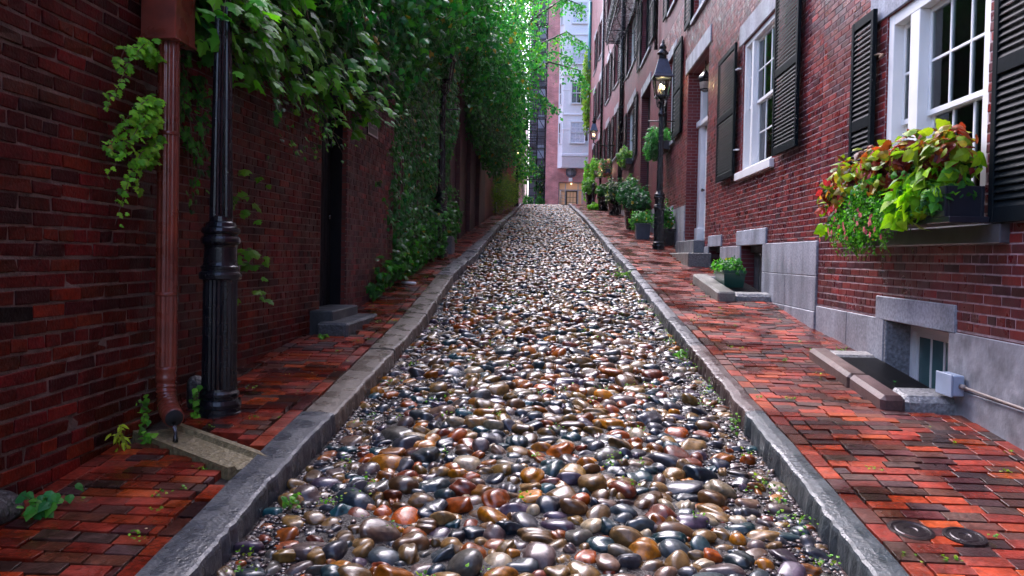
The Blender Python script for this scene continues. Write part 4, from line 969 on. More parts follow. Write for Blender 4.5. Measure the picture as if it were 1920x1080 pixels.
def frus(mb, cx, cy, z0, z1, a0, b0, a1, b1): mb.faces([(cx+sx*a, cy+sy*b, z) for z, a, b in ((z0, a0, b0), (z1, a1, b1)) for sx, sy in ((-1, -1), (1, -1), (1, 1), (-1, 1))], [[0, 3, 2, 1], [4, 5, 6, 7]]+[[k, (k+1) % 4, 4+(k+1) % 4, 4+k] for k in range(4)])
m.box((-2.54, 4.60, 2.875), (-2.32, 4.86, 3.45), c=.006); m.box((-2.546, 4.59, 2.87), (-2.313, 4.87, 2.885), c=.003); m.build('leader_box', COPPERB, t)
t2 = thing('gutter', (-2.46, 3, 3.2), 'red-brown metal gutter along the top of the rough left wall', 'gutter')
m = MB(); m.box((-2.548, -2.9, 3.19), (-2.44, 4.595, 3.34), c=.01); m.box((-2.548, -2.9, 3.341), (-2.40, 4.595, 3.37), c=.006); m.build('trough', COPPERB, t2)
m = MB()                                              # water pouring out
m.tube([(-2.262, 4.515, .548), (-2.235, 4.47, .535), (-2.215, 4.44, .50), (-2.205, 4.42, .455)], [.012, .011, .010, .016], 8); m.tube([(-2.245, 4.50, .548), (-2.222, 4.455, .525), (-2.20, 4.43, .455)], [.006, .005, .004], 6)
WATER = glass_mat('running water', (.62, .66, .75))
tag(m.build('water_stream', WATER, None, loc=(-2.2, 4.42, gz(4.4))), 'thin stream of rainwater pouring from the downspout outlet', 'water', kind='stuff')
# splash channel (skewed granite trough)
t = thing('drain_channel', (-2.0, 4.35, gz(4.35)), 'tan granite splash channel crossing the left pavement below the downspout', 'drain channel')
CF = Frame((-2.43, 4.63, 0), (.78, -.50, 0), (.50, .78, 0))
m = MB(CF); nS = 12; V = []; prof = [(-.15, -.2), (-.15, .012), (-.11, .012), (-.09, -.012), (.09, -.012), (.11, .014), (.15, .014), (.15, -.2)]
for i in range(nS+1):
    s = .96*i/nS; yy = 4.63-.54*s
    for n__, z in prof: V.append((s, n__, gz(yy)+z+.01))
k = len(prof); m.faces(V, [[i*k+j, i*k+j+1, (i+1)*k+j+1, (i+1)*k+j] for i in range(nS) for j in range(k-1)]+[list(range(k)), [nS*k+j for j in range(k)]], (.20, .16, .08)); m.build('channel_stone', GRANR, t)
# rock
def rock(c, r, name, label, col=(.04, .038, .036), mt=None):
    V0, F = ico(3); P = V0*(1+.12*np.sin(V0@np.array([2.1, 1.3, 3.])+1)[:, None]+.06*np.sin(V0@np.array([5., -4., 3.]))[:, None])*np.array(r)
    m = MB(); m.faces(P+np.array(c), F, col, smooth=True); return tag(m.build(name, mt or GRANR, None, loc=c), label, 'rock')
rock((-2.38, 5.12, .60), (.10, .10, .14), 'boulder', 'rounded grey rock wedged between the downspout and the thick lamp post')
rock((-2.55, 3.35, .40), (.12, .18, .08), 'boulder', 'low dark stone against the rough wall at the left edge of the pavement')
t = thing('stone_block', (-2.12, 15.6, gz(15.6)), 'small grey stone block at the foot of the ivy', 'stone block'); m = MB(); m.box((-2.25, 15.3, 1.45), (-2.03, 15.75, 1.95), (.10, .11, .12), c=.02); m.build('block', GRANR, t)
# litter
m = MB(); m.tube([(-2.2, 11.15, gz(11.1)+.03), (-1.98, 11.02, gz(11.0)+.03)], .022, 8); tag(m.build('litter', WHITE, None, loc=(-2.1, 11.1, gz(11.1))), 'white paper scrap lying on the pavement beside the ivy', 'litter')
# iron covers in the right pavement
def cover(x, y, r, label):
    t = thing('valve_cover', (x, y, gz(y)), label, 'cover'); m = MB()
    V = []; pr = [(0, .012), (.25, .010), (.3, .017), (.62, .014), (.68, .008), (.8, .008), (.84, .016), (1, .012), (1.02, -.02)]; sg = 24
    for q, h in pr:
        for k in range(sg): a = 2*pi*k/sg; V.append((x+r*q*cos(a), y+r*q*sin(a), gz(y+r*q*sin(a))+h*.5-.004))
    m.faces(V, [[i*sg+k, i*sg+(k+1) % sg, (i+1)*sg+(k+1) % sg, (i+1)*sg+k] for i in range(len(pr)-1) for k in range(sg)], (.018, .012, .014)); m.build('lid', mat('wet cast iron', rough=.3, metal=.5, bump=.3, bscale=60), t)
cover(1.66, 3.62, .10, 'round iron valve cover nearer the kerb in the front right paving')
cover(1.88, 3.58, .09, 'round iron valve cover farther from the kerb in the front right paving')
cover(1.62, 13.1, .11, 'round iron cover in the right pavement below the stone doorsteps')

# ------------------------------------------------------------------ end of the street
EF = Frame((0, 57, 0), (1, 0, 0), (0, -1, 0))
t = thing('apartment_building', (2, 57, 4.7), 'pink brick apartment block with a white bay closing the top of the street', 'building')
m = MB(EF); panel(m, -.75, 9, 4, 24, [(.22, 2.0, 4.2, 7.0)], depth=.5); m.faces([(-.75, 0, 4), (-.75, -8, 4), (-.75, -8, 24), (-.75, 0, 24)], [[0, 1, 2, 3]], mi=1)
m.box((-.78, 0, 12.0), (.06, .03, 12.12)); m.box((-.78, 0, 12.5), (.06, .04, 12.62)); m.build('wall', [TEX_X, TEX_P], t)
m = MB(EF); m.box((-.7, -8, 4), (8.9, -.6, 23.9)); m.build('building_body', DARK, t)
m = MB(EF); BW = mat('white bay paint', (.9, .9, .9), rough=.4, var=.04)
def bayring(z, k=1.): return [(.10, 0, z), (.42, .75*k, z), (2.6, .75*k, z), (2.95, 0, z)]
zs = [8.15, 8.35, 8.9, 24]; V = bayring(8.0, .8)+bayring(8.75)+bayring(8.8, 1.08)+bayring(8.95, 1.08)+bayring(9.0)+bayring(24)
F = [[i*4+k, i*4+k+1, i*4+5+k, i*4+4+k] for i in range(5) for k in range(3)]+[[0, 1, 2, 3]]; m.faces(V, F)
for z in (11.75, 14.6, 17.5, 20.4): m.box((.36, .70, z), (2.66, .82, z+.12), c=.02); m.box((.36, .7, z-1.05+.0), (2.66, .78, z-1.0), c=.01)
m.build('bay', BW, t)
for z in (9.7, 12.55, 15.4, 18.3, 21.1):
    w_ = window(Frame((0, 56.2, 0), (1, 0, 0), (0, -1, 0)), t, .95, 2.1, z, z+1.6, cols=3, rows=1 if z > 12 else 2, rec=-.1, glass=DGLASS if 12 < z < 14 else mat('overexposed glass', (.62, .65, .72), rough=.3), frame=BW, fw=.07, lintel=0, sill=0)  # pale front panes: overexposed brightness put into their colour, one row stays dark
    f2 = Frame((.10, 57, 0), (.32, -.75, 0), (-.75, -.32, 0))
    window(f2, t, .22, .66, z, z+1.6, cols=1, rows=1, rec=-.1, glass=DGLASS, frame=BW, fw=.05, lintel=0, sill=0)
m = MB(EF); m.lathe([(.50, 0), (.46, .06), (.42, .03), (.40, .0)], (1.12, 0, 7.72), ax=1, seg=28, cap=False); oc = m.build('oval_window_frame', mat('pink stone', (.55, .24, .21), rough=.6), t)
m = MB(EF); m.lathe([(.41, 0.0), (.0, .01)], (1.12, .005, 7.72), ax=1, seg=28); m.build('pane', mat('slate glass', (.25, .28, .34), rough=.2), oc)
m = MB(EF); m.box((.95, .01, 7.02), (1.22, .08, 7.3), c=.02); m.build('keystone', BW, t)
m = MB(EF); DW = mat('door frame paint', (.42, .42, .42), rough=.4)
for x in (.22, .70, 1.62, 1.93): m.box((x, -.3, 4.3), (x+.07, -.2, 7.0))
m.box((.29, -.3, 6.4), (1.93, -.21, 6.47)); m.box((.29, -.3, 6.93), (1.93, -.21, 7.0))
for x in (.46,): m.box((x, -.29, 4.3), (x+.03, -.24, 6.4))
for z in (4.8, 5.2, 5.6, 6.0): m.box((.29, -.28, z), (.70, -.25, z+.03))
m.build('entrance_frame', DW, t)
m = MB(EF); m.box((.77, -.3, 4.3), (1.62, -.26, 4.75)); m.box((.77, -.3, 4.75), (.87, -.26, 6.4)); m.box((1.52, -.3, 4.75), (1.62, -.26, 6.4)); m.box((.87, -.3, 6.3), (1.52, -.26, 6.4))
for x in (1.07, 1.29): m.box((x, -.3, 4.75), (x+.03, -.27, 6.3))
for z in (5.1, 5.5, 5.9): m.box((.87, -.3, z), (1.52, -.275, z+.03))
m.build('entrance_door', mat('brown varnish', (.07, .035, .02), rough=.3), t)
m = MB(EF); m.box((.25, -.5, 4.3), (1.95, -.45, 7.0)); m.build('lit_lobby', emis('warm lobby', (.8, .5, .3), .05), t)
m = MB(EF); m.lathe([(.05, .0), (.04, -.04), (0, -.05)], (1.15, -.12, 6.9), seg=10); m.build('entrance_light', emis('entrance bulb', (1, .65, .3), 2.5), t)
# grey building and fire stairs
t = thing('apartment_building', (-1.6, 60, 4.7), 'dark slate-grey building set back left of the pink brick block', 'building')
m = MB(); m.box((-2.1, 60, 4), (-.8, 66, 22)); m.build('wall', mat('slate panels', (.11, .12, .15), rough=.5, var=.2), t)
m = MB()
for z in np.arange(6.8, 20, 2.3): m.box((-1.55, 59.95, z), (-.95, 60, z+1.0))
m.build('window', mat('pale glass', (.35, .40, .5), rough=.1), t)
m = MB()
for z in np.arange(6.2, 20, .55): m.box((-2.1, 59.97, z), (-.8, 59.999, z+.03))
m.build('cladding_line', DARK, t)
t = thing('brick_house', (-8, 60, 4.7), 'plain brick building behind the trees across the top street', 'house')
m = MB(); m.box((-16, 61, 4), (-2.6, 68, 14)); m.build('wall', TEX_X, t)
t = thing('fire_escape', (-1.6, 58.4, 4.7), 'black iron fire stairs before the grey building past the crest', 'fire escape')
m = MB()
for x in (-2.15, -1.45, -.85): m.tube([(x, 58.0, 4.5), (x, 58.0, 21)], .045, 4)
m.build('post', IRON, t)
for i, z in enumerate(np.arange(7.2, 20, 2.3)):
    m = MB(); m.box((-2.2, 57.6, z), (-.8, 58.6, z+.08)); m.tube([(-2.2, 57.6, z+.9), (-.8, 57.6, z+.9)], .02, 4); m.tube([(-2.2, 57.6, z+.5), (-.8, 57.6, z+.5)], .015, 4)
    for x in np.arange(-2.2, -.8, .14): m.tube([(x, 57.6, z), (x, 57.6, z+.9)], .010, 3)
    m.build('landing', IRON, t)
    m = MB()
    for k in range(10): m.box((-2.15, 57.7+k*.0, z+.2*k+.15), (-1.5, 58.0, z+.2*k+.19))
    m.build('stair', IRON, t)
    m = MB(); m.tube([(-1.45, 57.6, z+.1), (-.85, 57.6, z-.9)], .025, 4); m.build('brace', IRON, t)
t = thing('handrail', (.35, 46.5, 4.6), 'thin pale iron handrail at the crest of the street', 'handrail')
m = MB(); m.tube([(.6, 47.5, 4.6), (.6, 47.5, 5.5), (.3, 46.6, 5.5), (.3, 46.6, 4.5)], .025, 6); m.tube([(.6, 47.5, 5.1), (.3, 46.6, 5.1)], .018, 6); m.build('rail', mat('pale iron', (.35, .35, .38), rough=.4), t)
# ------------------------------------------------------------------ greenery
def vine(mb, st, pts, size, T, pal, n, side=.5, up=(0, 0, 1), nj=.35, sr=.004, out=(1, 0, .4), taper=.45):
    """a stem through pts with leaves hanging to both sides, smaller towards its tip"""
    P = np.array(pts, float); t = np.linspace(0, len(P)-1, 24)
    k = np.arange(len(P)); Q = np.stack([np.interp(t, k, P[:, i]) for i in range(3)], 1)
    for _ in range(2): Q[1:-1] = (Q[:-2]+2*Q[1:-1]+Q[2:])/4
    st.tube(Q, np.linspace(sr, sr*.4, 24), 4, (.12, .09, .03))
    u = np.sort(RNG.random(n)); A = np.stack([np.interp(u*(23), np.arange(24), Q[:, i]) for i in range(3)], 1)
    sz = size*(1-taper*u)
    A = A+RNG.normal(0, size*.28, (n, 3))
    leaves(mb, A, np.tile(out, (n, 1)), sz, T, pal, tip=(0, 0, -1), tj=.55, nj=nj)
rv = random.Random(21); U = rv.uniform

# big-leaved ivy pouring over the wall behind the thick lamp post
t = thing('climbing_ivy', (-2.4, 6.5, 3.2), 'large-leaved bright ivy pouring over the wall above the thick lamp post and black door', 'ivy', 'ivy and creepers on the left walls')
L_ = MB(); Sx = MB()
for k in range(85):
    y = U(4.95, 9.2); z = U(3.0, 4.3); o = U(.15, .62); dz = U(.25, .75); low = 2.62+.15*(y-5.2)
    e = (max(-2.62+.07*(y-5)+o, -2.45), y+U(-.45, .25), max(z-dz, low+U(-.12, .2)))
    vine(L_, Sx, [(-2.6, y, z), (-2.5+o*.6, y-.05, z+U(-.02, .12)), e], U(.15, .20), T_IVY, [(.09, .36, .02), (.06, .28, .02), (.14, .44, .025), (.04, .22, .03)], rv.randint(9, 15), out=(.7, -.25, .75), taper=.35)
for k in range(16):                                   # over the lamp post's shaft
    y = U(4.75, 5.4); vine(L_, Sx, [(-2.5, y+.2, 3.5), (-2.2, y, 3.45), (U(-2.1, -1.85), y+.05, U(2.85, 3.25))], .16, T_IVY, [(.09, .36, .02), (.06, .28, .02), (.14, .44, .025)], 8, out=(.7, -.4, .7), taper=.3)
for k in range(12):                                   # longer tips hanging free
    y = U(5.3, 7.4); z = 2.9+.1*(y-5); vine(L_, Sx, [(-2.3, y, z), (-2.2+U(-.1, .2), y-.1, z-.3), (-2.15+U(-.15, .2), y-.05, z-U(.45, .8))], .07, T_IVY, G_MID+G_BRIGHT[:2], 15, out=(.8, -.3, .5), taper=.6)
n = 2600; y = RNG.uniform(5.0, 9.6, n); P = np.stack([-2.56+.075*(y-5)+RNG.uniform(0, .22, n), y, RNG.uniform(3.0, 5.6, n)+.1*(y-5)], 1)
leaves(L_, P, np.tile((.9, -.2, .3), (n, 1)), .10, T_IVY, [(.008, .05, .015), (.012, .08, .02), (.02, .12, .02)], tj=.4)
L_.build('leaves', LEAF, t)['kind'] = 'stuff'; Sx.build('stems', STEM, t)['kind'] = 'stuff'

t = thing('climbing_ivy', (-2.45, 4.5, 2.4), 'bright green ivy sprays reaching left from behind the brown downspout', 'ivy', 'ivy and creepers on the left walls')
L_ = MB(); Sx = MB()
for pts, n in (([(-2.5, 4.72, 2.80), (-2.44, 4.50, 2.83), (-2.42, 4.28, 2.66), (-2.42, 4.04, 2.33)], 52), ([(-2.5, 4.72, 2.74), (-2.46, 4.45, 2.78), (-2.44, 4.26, 2.72), (-2.44, 4.2, 2.62)], 26),
               ([(-2.5, 4.74, 2.5), (-2.42, 4.55, 2.52), (-2.42, 4.3, 2.38), (-2.42, 4.08, 2.14)], 56), ([(-2.5, 4.74, 2.42), (-2.42, 4.5, 2.45), (-2.40, 4.3, 2.25), (-2.42, 4.06, 1.98)], 52),
               ([(-2.5, 4.74, 2.35), (-2.42, 4.6, 2.40), (-2.40, 4.4, 2.3), (-2.42, 4.25, 2.2)], 40), ([(-2.5, 4.74, 2.3), (-2.42, 4.6, 2.25), (-2.40, 4.5, 2.2), (-2.42, 4.45, 2.05)], 30),
               ([(-2.5, 4.70, 2.2), (-2.42, 4.42, 2.17), (-2.41, 4.28, 2.02), (-2.42, 4.14, 1.72)], 34), ([(-2.5, 4.7, 2.15), (-2.44, 4.44, 2.1), (-2.44, 4.40, 1.9)], 14)):
    vine(L_, Sx, pts, .058, T_IVY, [(.20, .52, .03), (.14, .44, .025), (.26, .58, .04), (.10, .34, .02)], int(n*1.35), out=(.7, -.5, .6), nj=.3, taper=.45)
for k in range(14):
    y = U(5.0, 5.5); z = U(2.4, 3.1); vine(L_, Sx, [(-2.6, y, z), (-2.52, y+.05, z-.15), (-2.52, y+U(-.05, .1), z-U(.3, .7))], .07, T_IVY, G_MID, 16, out=(.9, -.3, .3))
L_.build('leaves', LEAF, t)['kind'] = 'stuff'; Sx.build('stems', STEM, t)['kind'] = 'stuff'

t = thing('climbing_ivy', (-2.5, 6, 1.6), 'sparse single ivy shoots sticking out right of the thick lamp post', 'ivy', 'ivy and creepers on the left walls')
L_ = MB(); Sx = MB()
for z, n in ((2.18, 6), (1.98, 6), (1.86, 4), (1.55, 9), (1.46, 5), (1.22, 5)):
    vine(L_, Sx, [(-2.54, 5.85, z-.03), (-2.44, 6.05, z+.05), (-2.38, 6.3, z-.04)], .085, T_IVY, [(.08, .26, .02), (.12, .30, .02)], n, out=(.4, -.6, .8), nj=.3, taper=.1)
L_.build('leaves', LEAF, t); Sx.build('stems', STEM, t)

# dense ivy curtain
t = thing('climbing_ivy', (-2.3, 14, 3), 'dense dark glossy ivy curtain covering the garden wall down to the pavement', 'ivy', 'ivy and creepers on the left walls')
L_ = MB(); Sx = MB()
n = 16000; y = RNG.uniform(10.3, 16.9, n); z = gz(0)+RNG.uniform(0, 1, n)**.9*6.2+.1025*y
edge = 10.55+.30*np.sin(z*2.3)+.18*np.sin(z*5.1+1)-.12*np.maximum(0, z-3.2); keep = (y > edge)
th_ = .10+.22*(.5+.5*np.sin(y*2.1+z*1.3))*(.5+.5*np.sin(z*2.6-y))+.10*np.maximum(0, z-3.5)
bare = (np.sin(y*3.1+1.2*z)+np.sin(z*1.9-y*1.4) > 1.35) & (z < 3.6)
keep &= ~bare
P = np.stack([-2.42+RNG.uniform(.01, 1, n)*th_, y, z], 1)[keep]
leaves(L_, P, np.tile((.9, -.35, .35), (len(P), 1)), .075, T_IVY, G_DEEP+G_MID[:3], tj=.35, nj=.45)
for k in range(70):
    y = U(9.9, 17.2); z = U(2.2, 6.6); vine(L_, Sx, [(-2.4, y, z), (-2.25, y-.1, z+.05), (-2.12+U(-.1, .25), y-.15, z-U(.2, .9))], .075, T_IVY, G_MID+[(.06, .2, .04)], 18, out=(.8, -.4, .4))
for c, r, k in (((-2.25, 11.3, 1.5), (.16, .7, .3), 300), ((-2.25, 12.5, 1.75), (.18, .9, .4), 420), ((-2.22, 14.2, 2.0), (.24, 1., .45), 500), ((-2.18, 15.6, 2.3), (.28, .8, .45), 450), ((-2.25, 10.2, 1.35), (.12, .5, .2), 140), ((-2.25, 9.7, 1.15), (.06, .3, .08), 50)):
    clump_blob(L_, c, r, k, .075, T_IVY, G_MID+[(.05, .17, .04)], out=.7)
for k in range(26):
    y = U(10.6, 17); Sx.tube([(-2.40, y, gz(y)), (-2.36, y+U(-.2, .2), gz(y)+1.3), (-2.38, y+U(-.4, .4), gz(y)+2.8)], [.022, .015, .008], 5, (.05, .035, .025))
L_.build('leaves', LEAFD, t)['kind'] = 'stuff'; Sx.build('stems', STEM, t)['kind'] = 'stuff'
# upper ivy over the door side wall
t = thing('climbing_ivy', (-2.3, 10, 5), 'high shaded ivy mass along the top of the wall above the metal sign', 'ivy', 'ivy and creepers on the left walls')
L_ = MB()
for c, r, k in (((-2.3, 8.8, 4.4), (.3, 1.2, .8), 700), ((-2.2, 10.2, 4.6), (.4, 1.3, .9), 900), ((-2.1, 12, 5.6), (.55, 1.6, 1.0), 1300), ((-2.1, 14.5, 6.5), (.6, 2.0, 1.0), 1400), ((-2.2, 7.0, 4.3), (.35, 1.4, .6), 700), ((-2.0, 17, 7.2), (.7, 2, 1.1), 1200)):
    clump_blob(L_, c, r, k, .10, T_IVY, G_MID+G_DEEP, out=.7)
L_.build('leaves', LEAFD, t)['kind'] = 'stuff'
# overhang
t = thing('creeper', (-2.2, 22, 6), 'dark heavy creeper bulging from the tall purple-brown wall over the pavement', 'creeper', 'ivy and creepers on the left walls')
L_ = MB(); Sx = MB()
for c, r, k in (((-2.2, 18.4, 7.0), (.6, 1.6, 1.5), 2000), ((-1.95, 20.8, 6.3), (.75, 1.8, 1.7), 3200), ((-1.9, 23, 6.2), (.85, 2., 2.2), 3600), ((-1.95, 25.5, 6.6), (.9, 2., 2.4), 3200), ((-2.1, 21.5, 5.2), (.45, 1.4, .5), 900), ((-1.95, 24.8, 4.75), (.45, 1.2, .6), 800), ((-2.1, 19.6, 8), (.8, 2.5, 1.2), 1700), ((-2.1, 24.6, 8.8), (.9, 3, 1.3), 2200)):
    clump_blob(L_, c, r, k, .105, T_SM, G_DEEP+G_MID[:2], out=.8, shell=.5, nj=.6)
for k in range(40):
    y = U(18.5, 26.5); vine(L_, Sx, [(-2.0, y, 5.2), (-1.6+U(-.3, .3), y-.2, 5.0), (-1.5+U(-.4, .3), y-.3, 4.6-U(0, .7))], .09, T_SM, G_MID, 20, out=(.6, -.5, .4))
L_.build('leaves', LEAFD, t)['kind'] = 'stuff'; Sx.build('stems', STEM, t)['kind'] = 'stuff'

# street tree beyond the creeper
t = thing('street_tree', (-3.3, 36, gz(36)), 'light green tree leaning over the top of the street, sprays crossing the white bay', 'tree')
m = MB(); m.tube([(-3.3, 36, 3), (-3.2, 36, 6), (-2.9, 35.8, 8.5), (-2.4, 35.5, 11), (-1.8, 35, 13.5)], [.2, .17, .14, .1, .05], 8)
LIMB = [[(-3.0, 35.8, 8), (-1.8, 35.3, 9.6), (-.4, 35, 10.3), (.9, 34.8, 9.9), (1.25, 34.7, 9.3)], [(-2.9, 35.8, 8.6), (-1.6, 36.3, 10.6), (-.2, 36.6, 11.2), (.6, 36.6, 10.9)], [(-2.5, 35.6, 10.5), (-1.2, 35, 12.2), (.2, 34.6, 13.0), (1.1, 34.4, 12.6)], [(-2.6, 35.6, 10), (-1.9, 33, 11.5), (-1.4, 30.5, 12)],
        [(-3.1, 36, 7), (-2.2, 37.5, 7.8), (-1.4, 38.5, 7.0), (-1.1, 38.8, 6.0)], [(-2.9, 35.9, 8.2), (-1.7, 34.6, 8.9), (-.7, 34, 8.6), (-.1, 33.8, 8.0)], [(-2.6, 35.7, 9.8), (-1, 37.8, 11.8), (.4, 38.3, 12.6), (1.3, 38.4, 12.0)]]
for l in LIMB: m.tube(l, np.linspace(.07, .012, len(l)), 6, (.04, .03, .025))
m.build('trunk', BARK, t)
L_ = MB(); TG = [(.06, .34, .07), (.09, .44, .08), (.04, .27, .09), (.16, .48, .05), (.05, .30, .12)]
for c, r, k in (((-2.3, 35, 11.5), (1.1, 3.2, 2.3), 1500), ((-1.7, 31, 10.8), (.8, 2.4, 2.4), 1200), ((-2.0, 38.5, 9.3), (.8, 2.5, 2.0), 1200), ((-1.35, 34.5, 10.5), (.9, 2., 1.5), 800), ((-1.9, 36.5, 6.9), (.55, 2.2, 1.5), 900), ((-1.5, 33, 8.2), (.5, 1.5, 1.2), 500), ((-2.5, 30, 8), (.9, 2., 2.5), 1100), ((-1.6, 29, 13.2), (1.2, 3, 1.5), 1000), ((-1.2, 34, 13.4), (1.4, 3., 1.1), 1000), ((-1.6, 39.5, 6.0), (.4, 1.2, .8), 400)):
    clump_blob(L_, c, r, k, .125, T_SM, TG, out=.5, shell=.35, nj=.8, tj=.9)
for l in LIMB:
    l = np.array(l); q = l[1:]
    for _ in range(46):
        u = rv.random()*(len(q)-1); i = int(u); p = q[i]*(1-(u-i))+q[min(i+1, len(q)-1)]*(u-i)
        e = p+np.array([U(-.35, .4), U(-.5, .5), -U(.15, .75)]); P = p+(e-p)*np.linspace(0, 1, 7)[:, None]+RNG.normal(0, .05, (7, 3))
        leaves(L_, P, np.tile((0, -.8, .4), (7, 1)), .125, T_LANCE if rv.random() < .3 else T_SM, TG, tj=.6, nj=.6)
L_.build('crown', LEAF, t)['kind'] = 'stuff'

def shrub(name, label, c, r, n, size, T, pal, cat='shrub', group=None, mt=LEAF, base=None, **k):
    t = thing(name, (c[0], c[1], gz(c[1])), label, cat, group); m = MB(); clump_blob(m, c, r, n, size, T, pal, **k); m.build('foliage', mt, t)
    s = MB()
    for _ in range(9): s.tube([(c[0]+U(-.1, .1), c[1]+U(-.1, .1), c[2]-r[2]*1.1), (c[0]+U(-.6, .6)*r[0], c[1]+U(-.6, .6)*r[1], c[2]+U(-.2, .6)*r[2])], [.014, .006], 4, (.06, .05, .03))
    s.build('stems', STEM, t); return t
YG = [(.20, .34, .02), (.13, .28, .02), (.28, .40, .03), (.07, .20, .015)]
t = thing('shrub', (-2.1, 33, gz(33)), 'round yellow-green bush on the left pavement near the crest', 'shrub'); m = MB()
for c, r, k in (((-2.25, 31.4, 3.95), (.45, 1.0, .6), 1500), ((-2.0, 33.4, 4.35), (.55, 1.4, .65), 1900), ((-2.0, 36, 4.45), (.5, 1.5, .6), 1300), ((-2.3, 32.5, 4.7), (.35, .9, .4), 700)): clump_blob(m, c, r, k, .075, T_LANCE, YG, out=.8, tip=(.3, -.2, .5), shell=.4)
m.build('foliage', LEAF, t)
shrub('shrub', 'small green bush left of the pair beyond the crest, before the fire stairs', (-2.0, 57, 5.45), (.42, .4, .5), 500, .13, T_SM, G_MID)
shrub('shrub', 'small green bush beside the pink brick corner beyond the crest', (-1.15, 57, 5.4), (.36, .35, .5), 500, .13, T_SM, G_MID)
shrub('young_tree', 'thin leafy tree standing in front of the grey building by the fire stairs', (-1.2, 58.9, 7.2), (.45, .4, 1.4), 600, .15, T_SM, G_DEEP+G_MID, cat='tree')
shrub('creeper', 'vivid yellow-green creeper climbing the far corner of the last right house', (2.0, 52.0, 12.6), (.38, .7, 3.0), 1700, .17, T_SM, [(.22, .42, .03), (.14, .32, .03), (.28, .45, .04)], cat='creeper')
shrub('creeper', 'lower green creeper at the foot of the last right house corner', (1.95, 48.5, 6.3), (.3, .7, 1.3), 600, .14, T_SM, G_BRIGHT, cat='creeper')
shrub('shrub', 'small bright bush at the far left beside the distant lamp', (-1.95, 41.5, 5.9), (.3, .5, .35), 260, .12, T_SM, G_BRIGHT)

def pot(label, x, y, r, h, fol, n, size, T, pal, square=False, colm=None, name='potted_plant', z=None, cat='potted plant', mt=LEAF):
    z = gz(y)-.02 if z is None else z; t = thing(name, (x, y, z), label, cat, 'planters along the right house fronts'); m = MB()
    if square: m.lathe([(r*.85, 0), (r, h*.9), (r*1.08, h*.91), (r*1.08, h), (r*.9, h), (r*.88, h-.05)], (x, y, z), seg=4, smooth=False, sq=True)
    else: m.lathe([(r*.72, 0), (r*.95, h*.85), (r*1.05, h*.86), (r*1.06, h), (r*.92, h), (r*.9, h-.05)], (x, y, z), seg=24)
    m.build('pot', colm or IRON, t); m = MB()
    for (dx, dy, dz), rr in fol: clump_blob(m, (x+dx, y+dy, z+h+dz), rr, n, size, T, pal, out=.7, shell=.4, tip=(0, -.2, .1))
    m.build('foliage', mt, t); return t
BGR = mat('blue grey planter', (.06, .085, .11), rough=.35, var=.2)
pot('broad dark green bush in a tall black pot, largest planter behind the lit lamp post', 2.42, 23.8, .34, .75, [((0, 0, .2), (.55, .7, .45)), ((-.1, .6, .45), (.4, .6, .4)), ((.05, -.5, .1), (.4, .5, .35))], 800, .085, T_SM, [(.02, .10, .04), (.03, .14, .05), (.015, .07, .035)])
pot('tall yellow-tipped plant rising behind the broad dark bush', 2.55, 26.3, .25, .6, [((0, 0, .6), (.3, .5, .6))], 600, .10, T_LANCE, [(.12, .24, .03), (.05, .16, .03)])
pot('square blue-grey planter with leafy green plants just left of the lit lamp post', 2.28, 20.3, .19, .42, [((0, 0, .12), (.30, .34, .22)), ((-.1, .3, .05), (.22, .3, .2))], 420, .07, T_SM, [(.04, .18, .05), (.07, .24, .05)], square=True, colm=BGR)
pot('dark square planter with upright green stems just right of the lit lamp post', 2.60, 18.5, .21, .40, [((0, 0, .25), (.22, .26, .36))], 420, .075, T_SM, G_MID, square=True)
pot('dark pot with white-dotted bush, first of the small pots past the drainpipe', 2.45, 32.4, .3, .75, [((0, 0, .25), (.42, .6, .5))], 900, .10, T_SM, [(.02, .09, .03), (.03, .12, .03), (.02, .07, .02), (.3, .32, .3)])
pot('dark pot with mid-green bush under the far flower boxes', 2.28, 36.8, .3, .7, [((0, 0, .2), (.36, .5, .4))], 700, .11, T_SM, [(.02, .10, .02), (.03, .14, .03)])
pot('farthest pot with a bright bush by the iron newel post', 1.98, 43.6, .32, .7, [((-.05, 0, .35), (.42, .6, .45))], 800, .12, T_SM, [(.08, .26, .04), (.12, .30, .04)])
shrub('ground_plant', 'low lime-green plant spilling on the right pavement before the small pots', (1.92, 37.6, gz(37.6)+.15), (.34, .8, .2), 500, .11, T_SM, G_BRIGHT, cat='plant')
def wallbox(label, x, y, z, ly, fol, n, size, T, pal, h=.22):
    t = thing('flower_box', (x, y, z), label, 'flower box', 'flower boxes on the right house fronts'); m = MB(); m.box((x-.12, y-ly/2, z), (x+.12, y+ly/2, z+h), c=.01); m.build('box', MATS['black wood paint'], t); m = MB()
    for (dx, dy, dz), rr in fol: clump_blob(m, (x+dx, y+dy, z+h+dz), rr, n, size, T, pal, out=.7, shell=.4, tip=(-.3, 0, -.5))
    m.build('foliage', LEAF, t)
wallbox('flower box with a drooping green fern at the dark window behind the lamp', 2.68, 19.9, 4.28, 1.1, [((-.1, 0, .12), (.32, .6, .3)), ((-.2, .1, -.12), (.25, .5, .3))], 700, .12, T_LANCE, [(.04, .20, .05), (.06, .26, .06), (.03, .14, .04)])
wallbox('flower box with pale green plants on the window past the tall dark doorway', 2.68, 29.6, 5.0, 2., [((-.1, 0, .15), (.3, 1.0, .3))], 900, .10, T_SM, [(.06, .2, .04), (.10, .28, .05), (.2, .3, .08)])
wallbox('flower box with pinkish flowers between two far shutters', 2.42, 36.8, 5.45, 1.2, [((-.1, 0, .1), (.32, .7, .42))], 800, .11, T_SM, [(.04, .16, .04), (.07, .2, .05), (.45, .18, .18), (.3, .3, .22)])
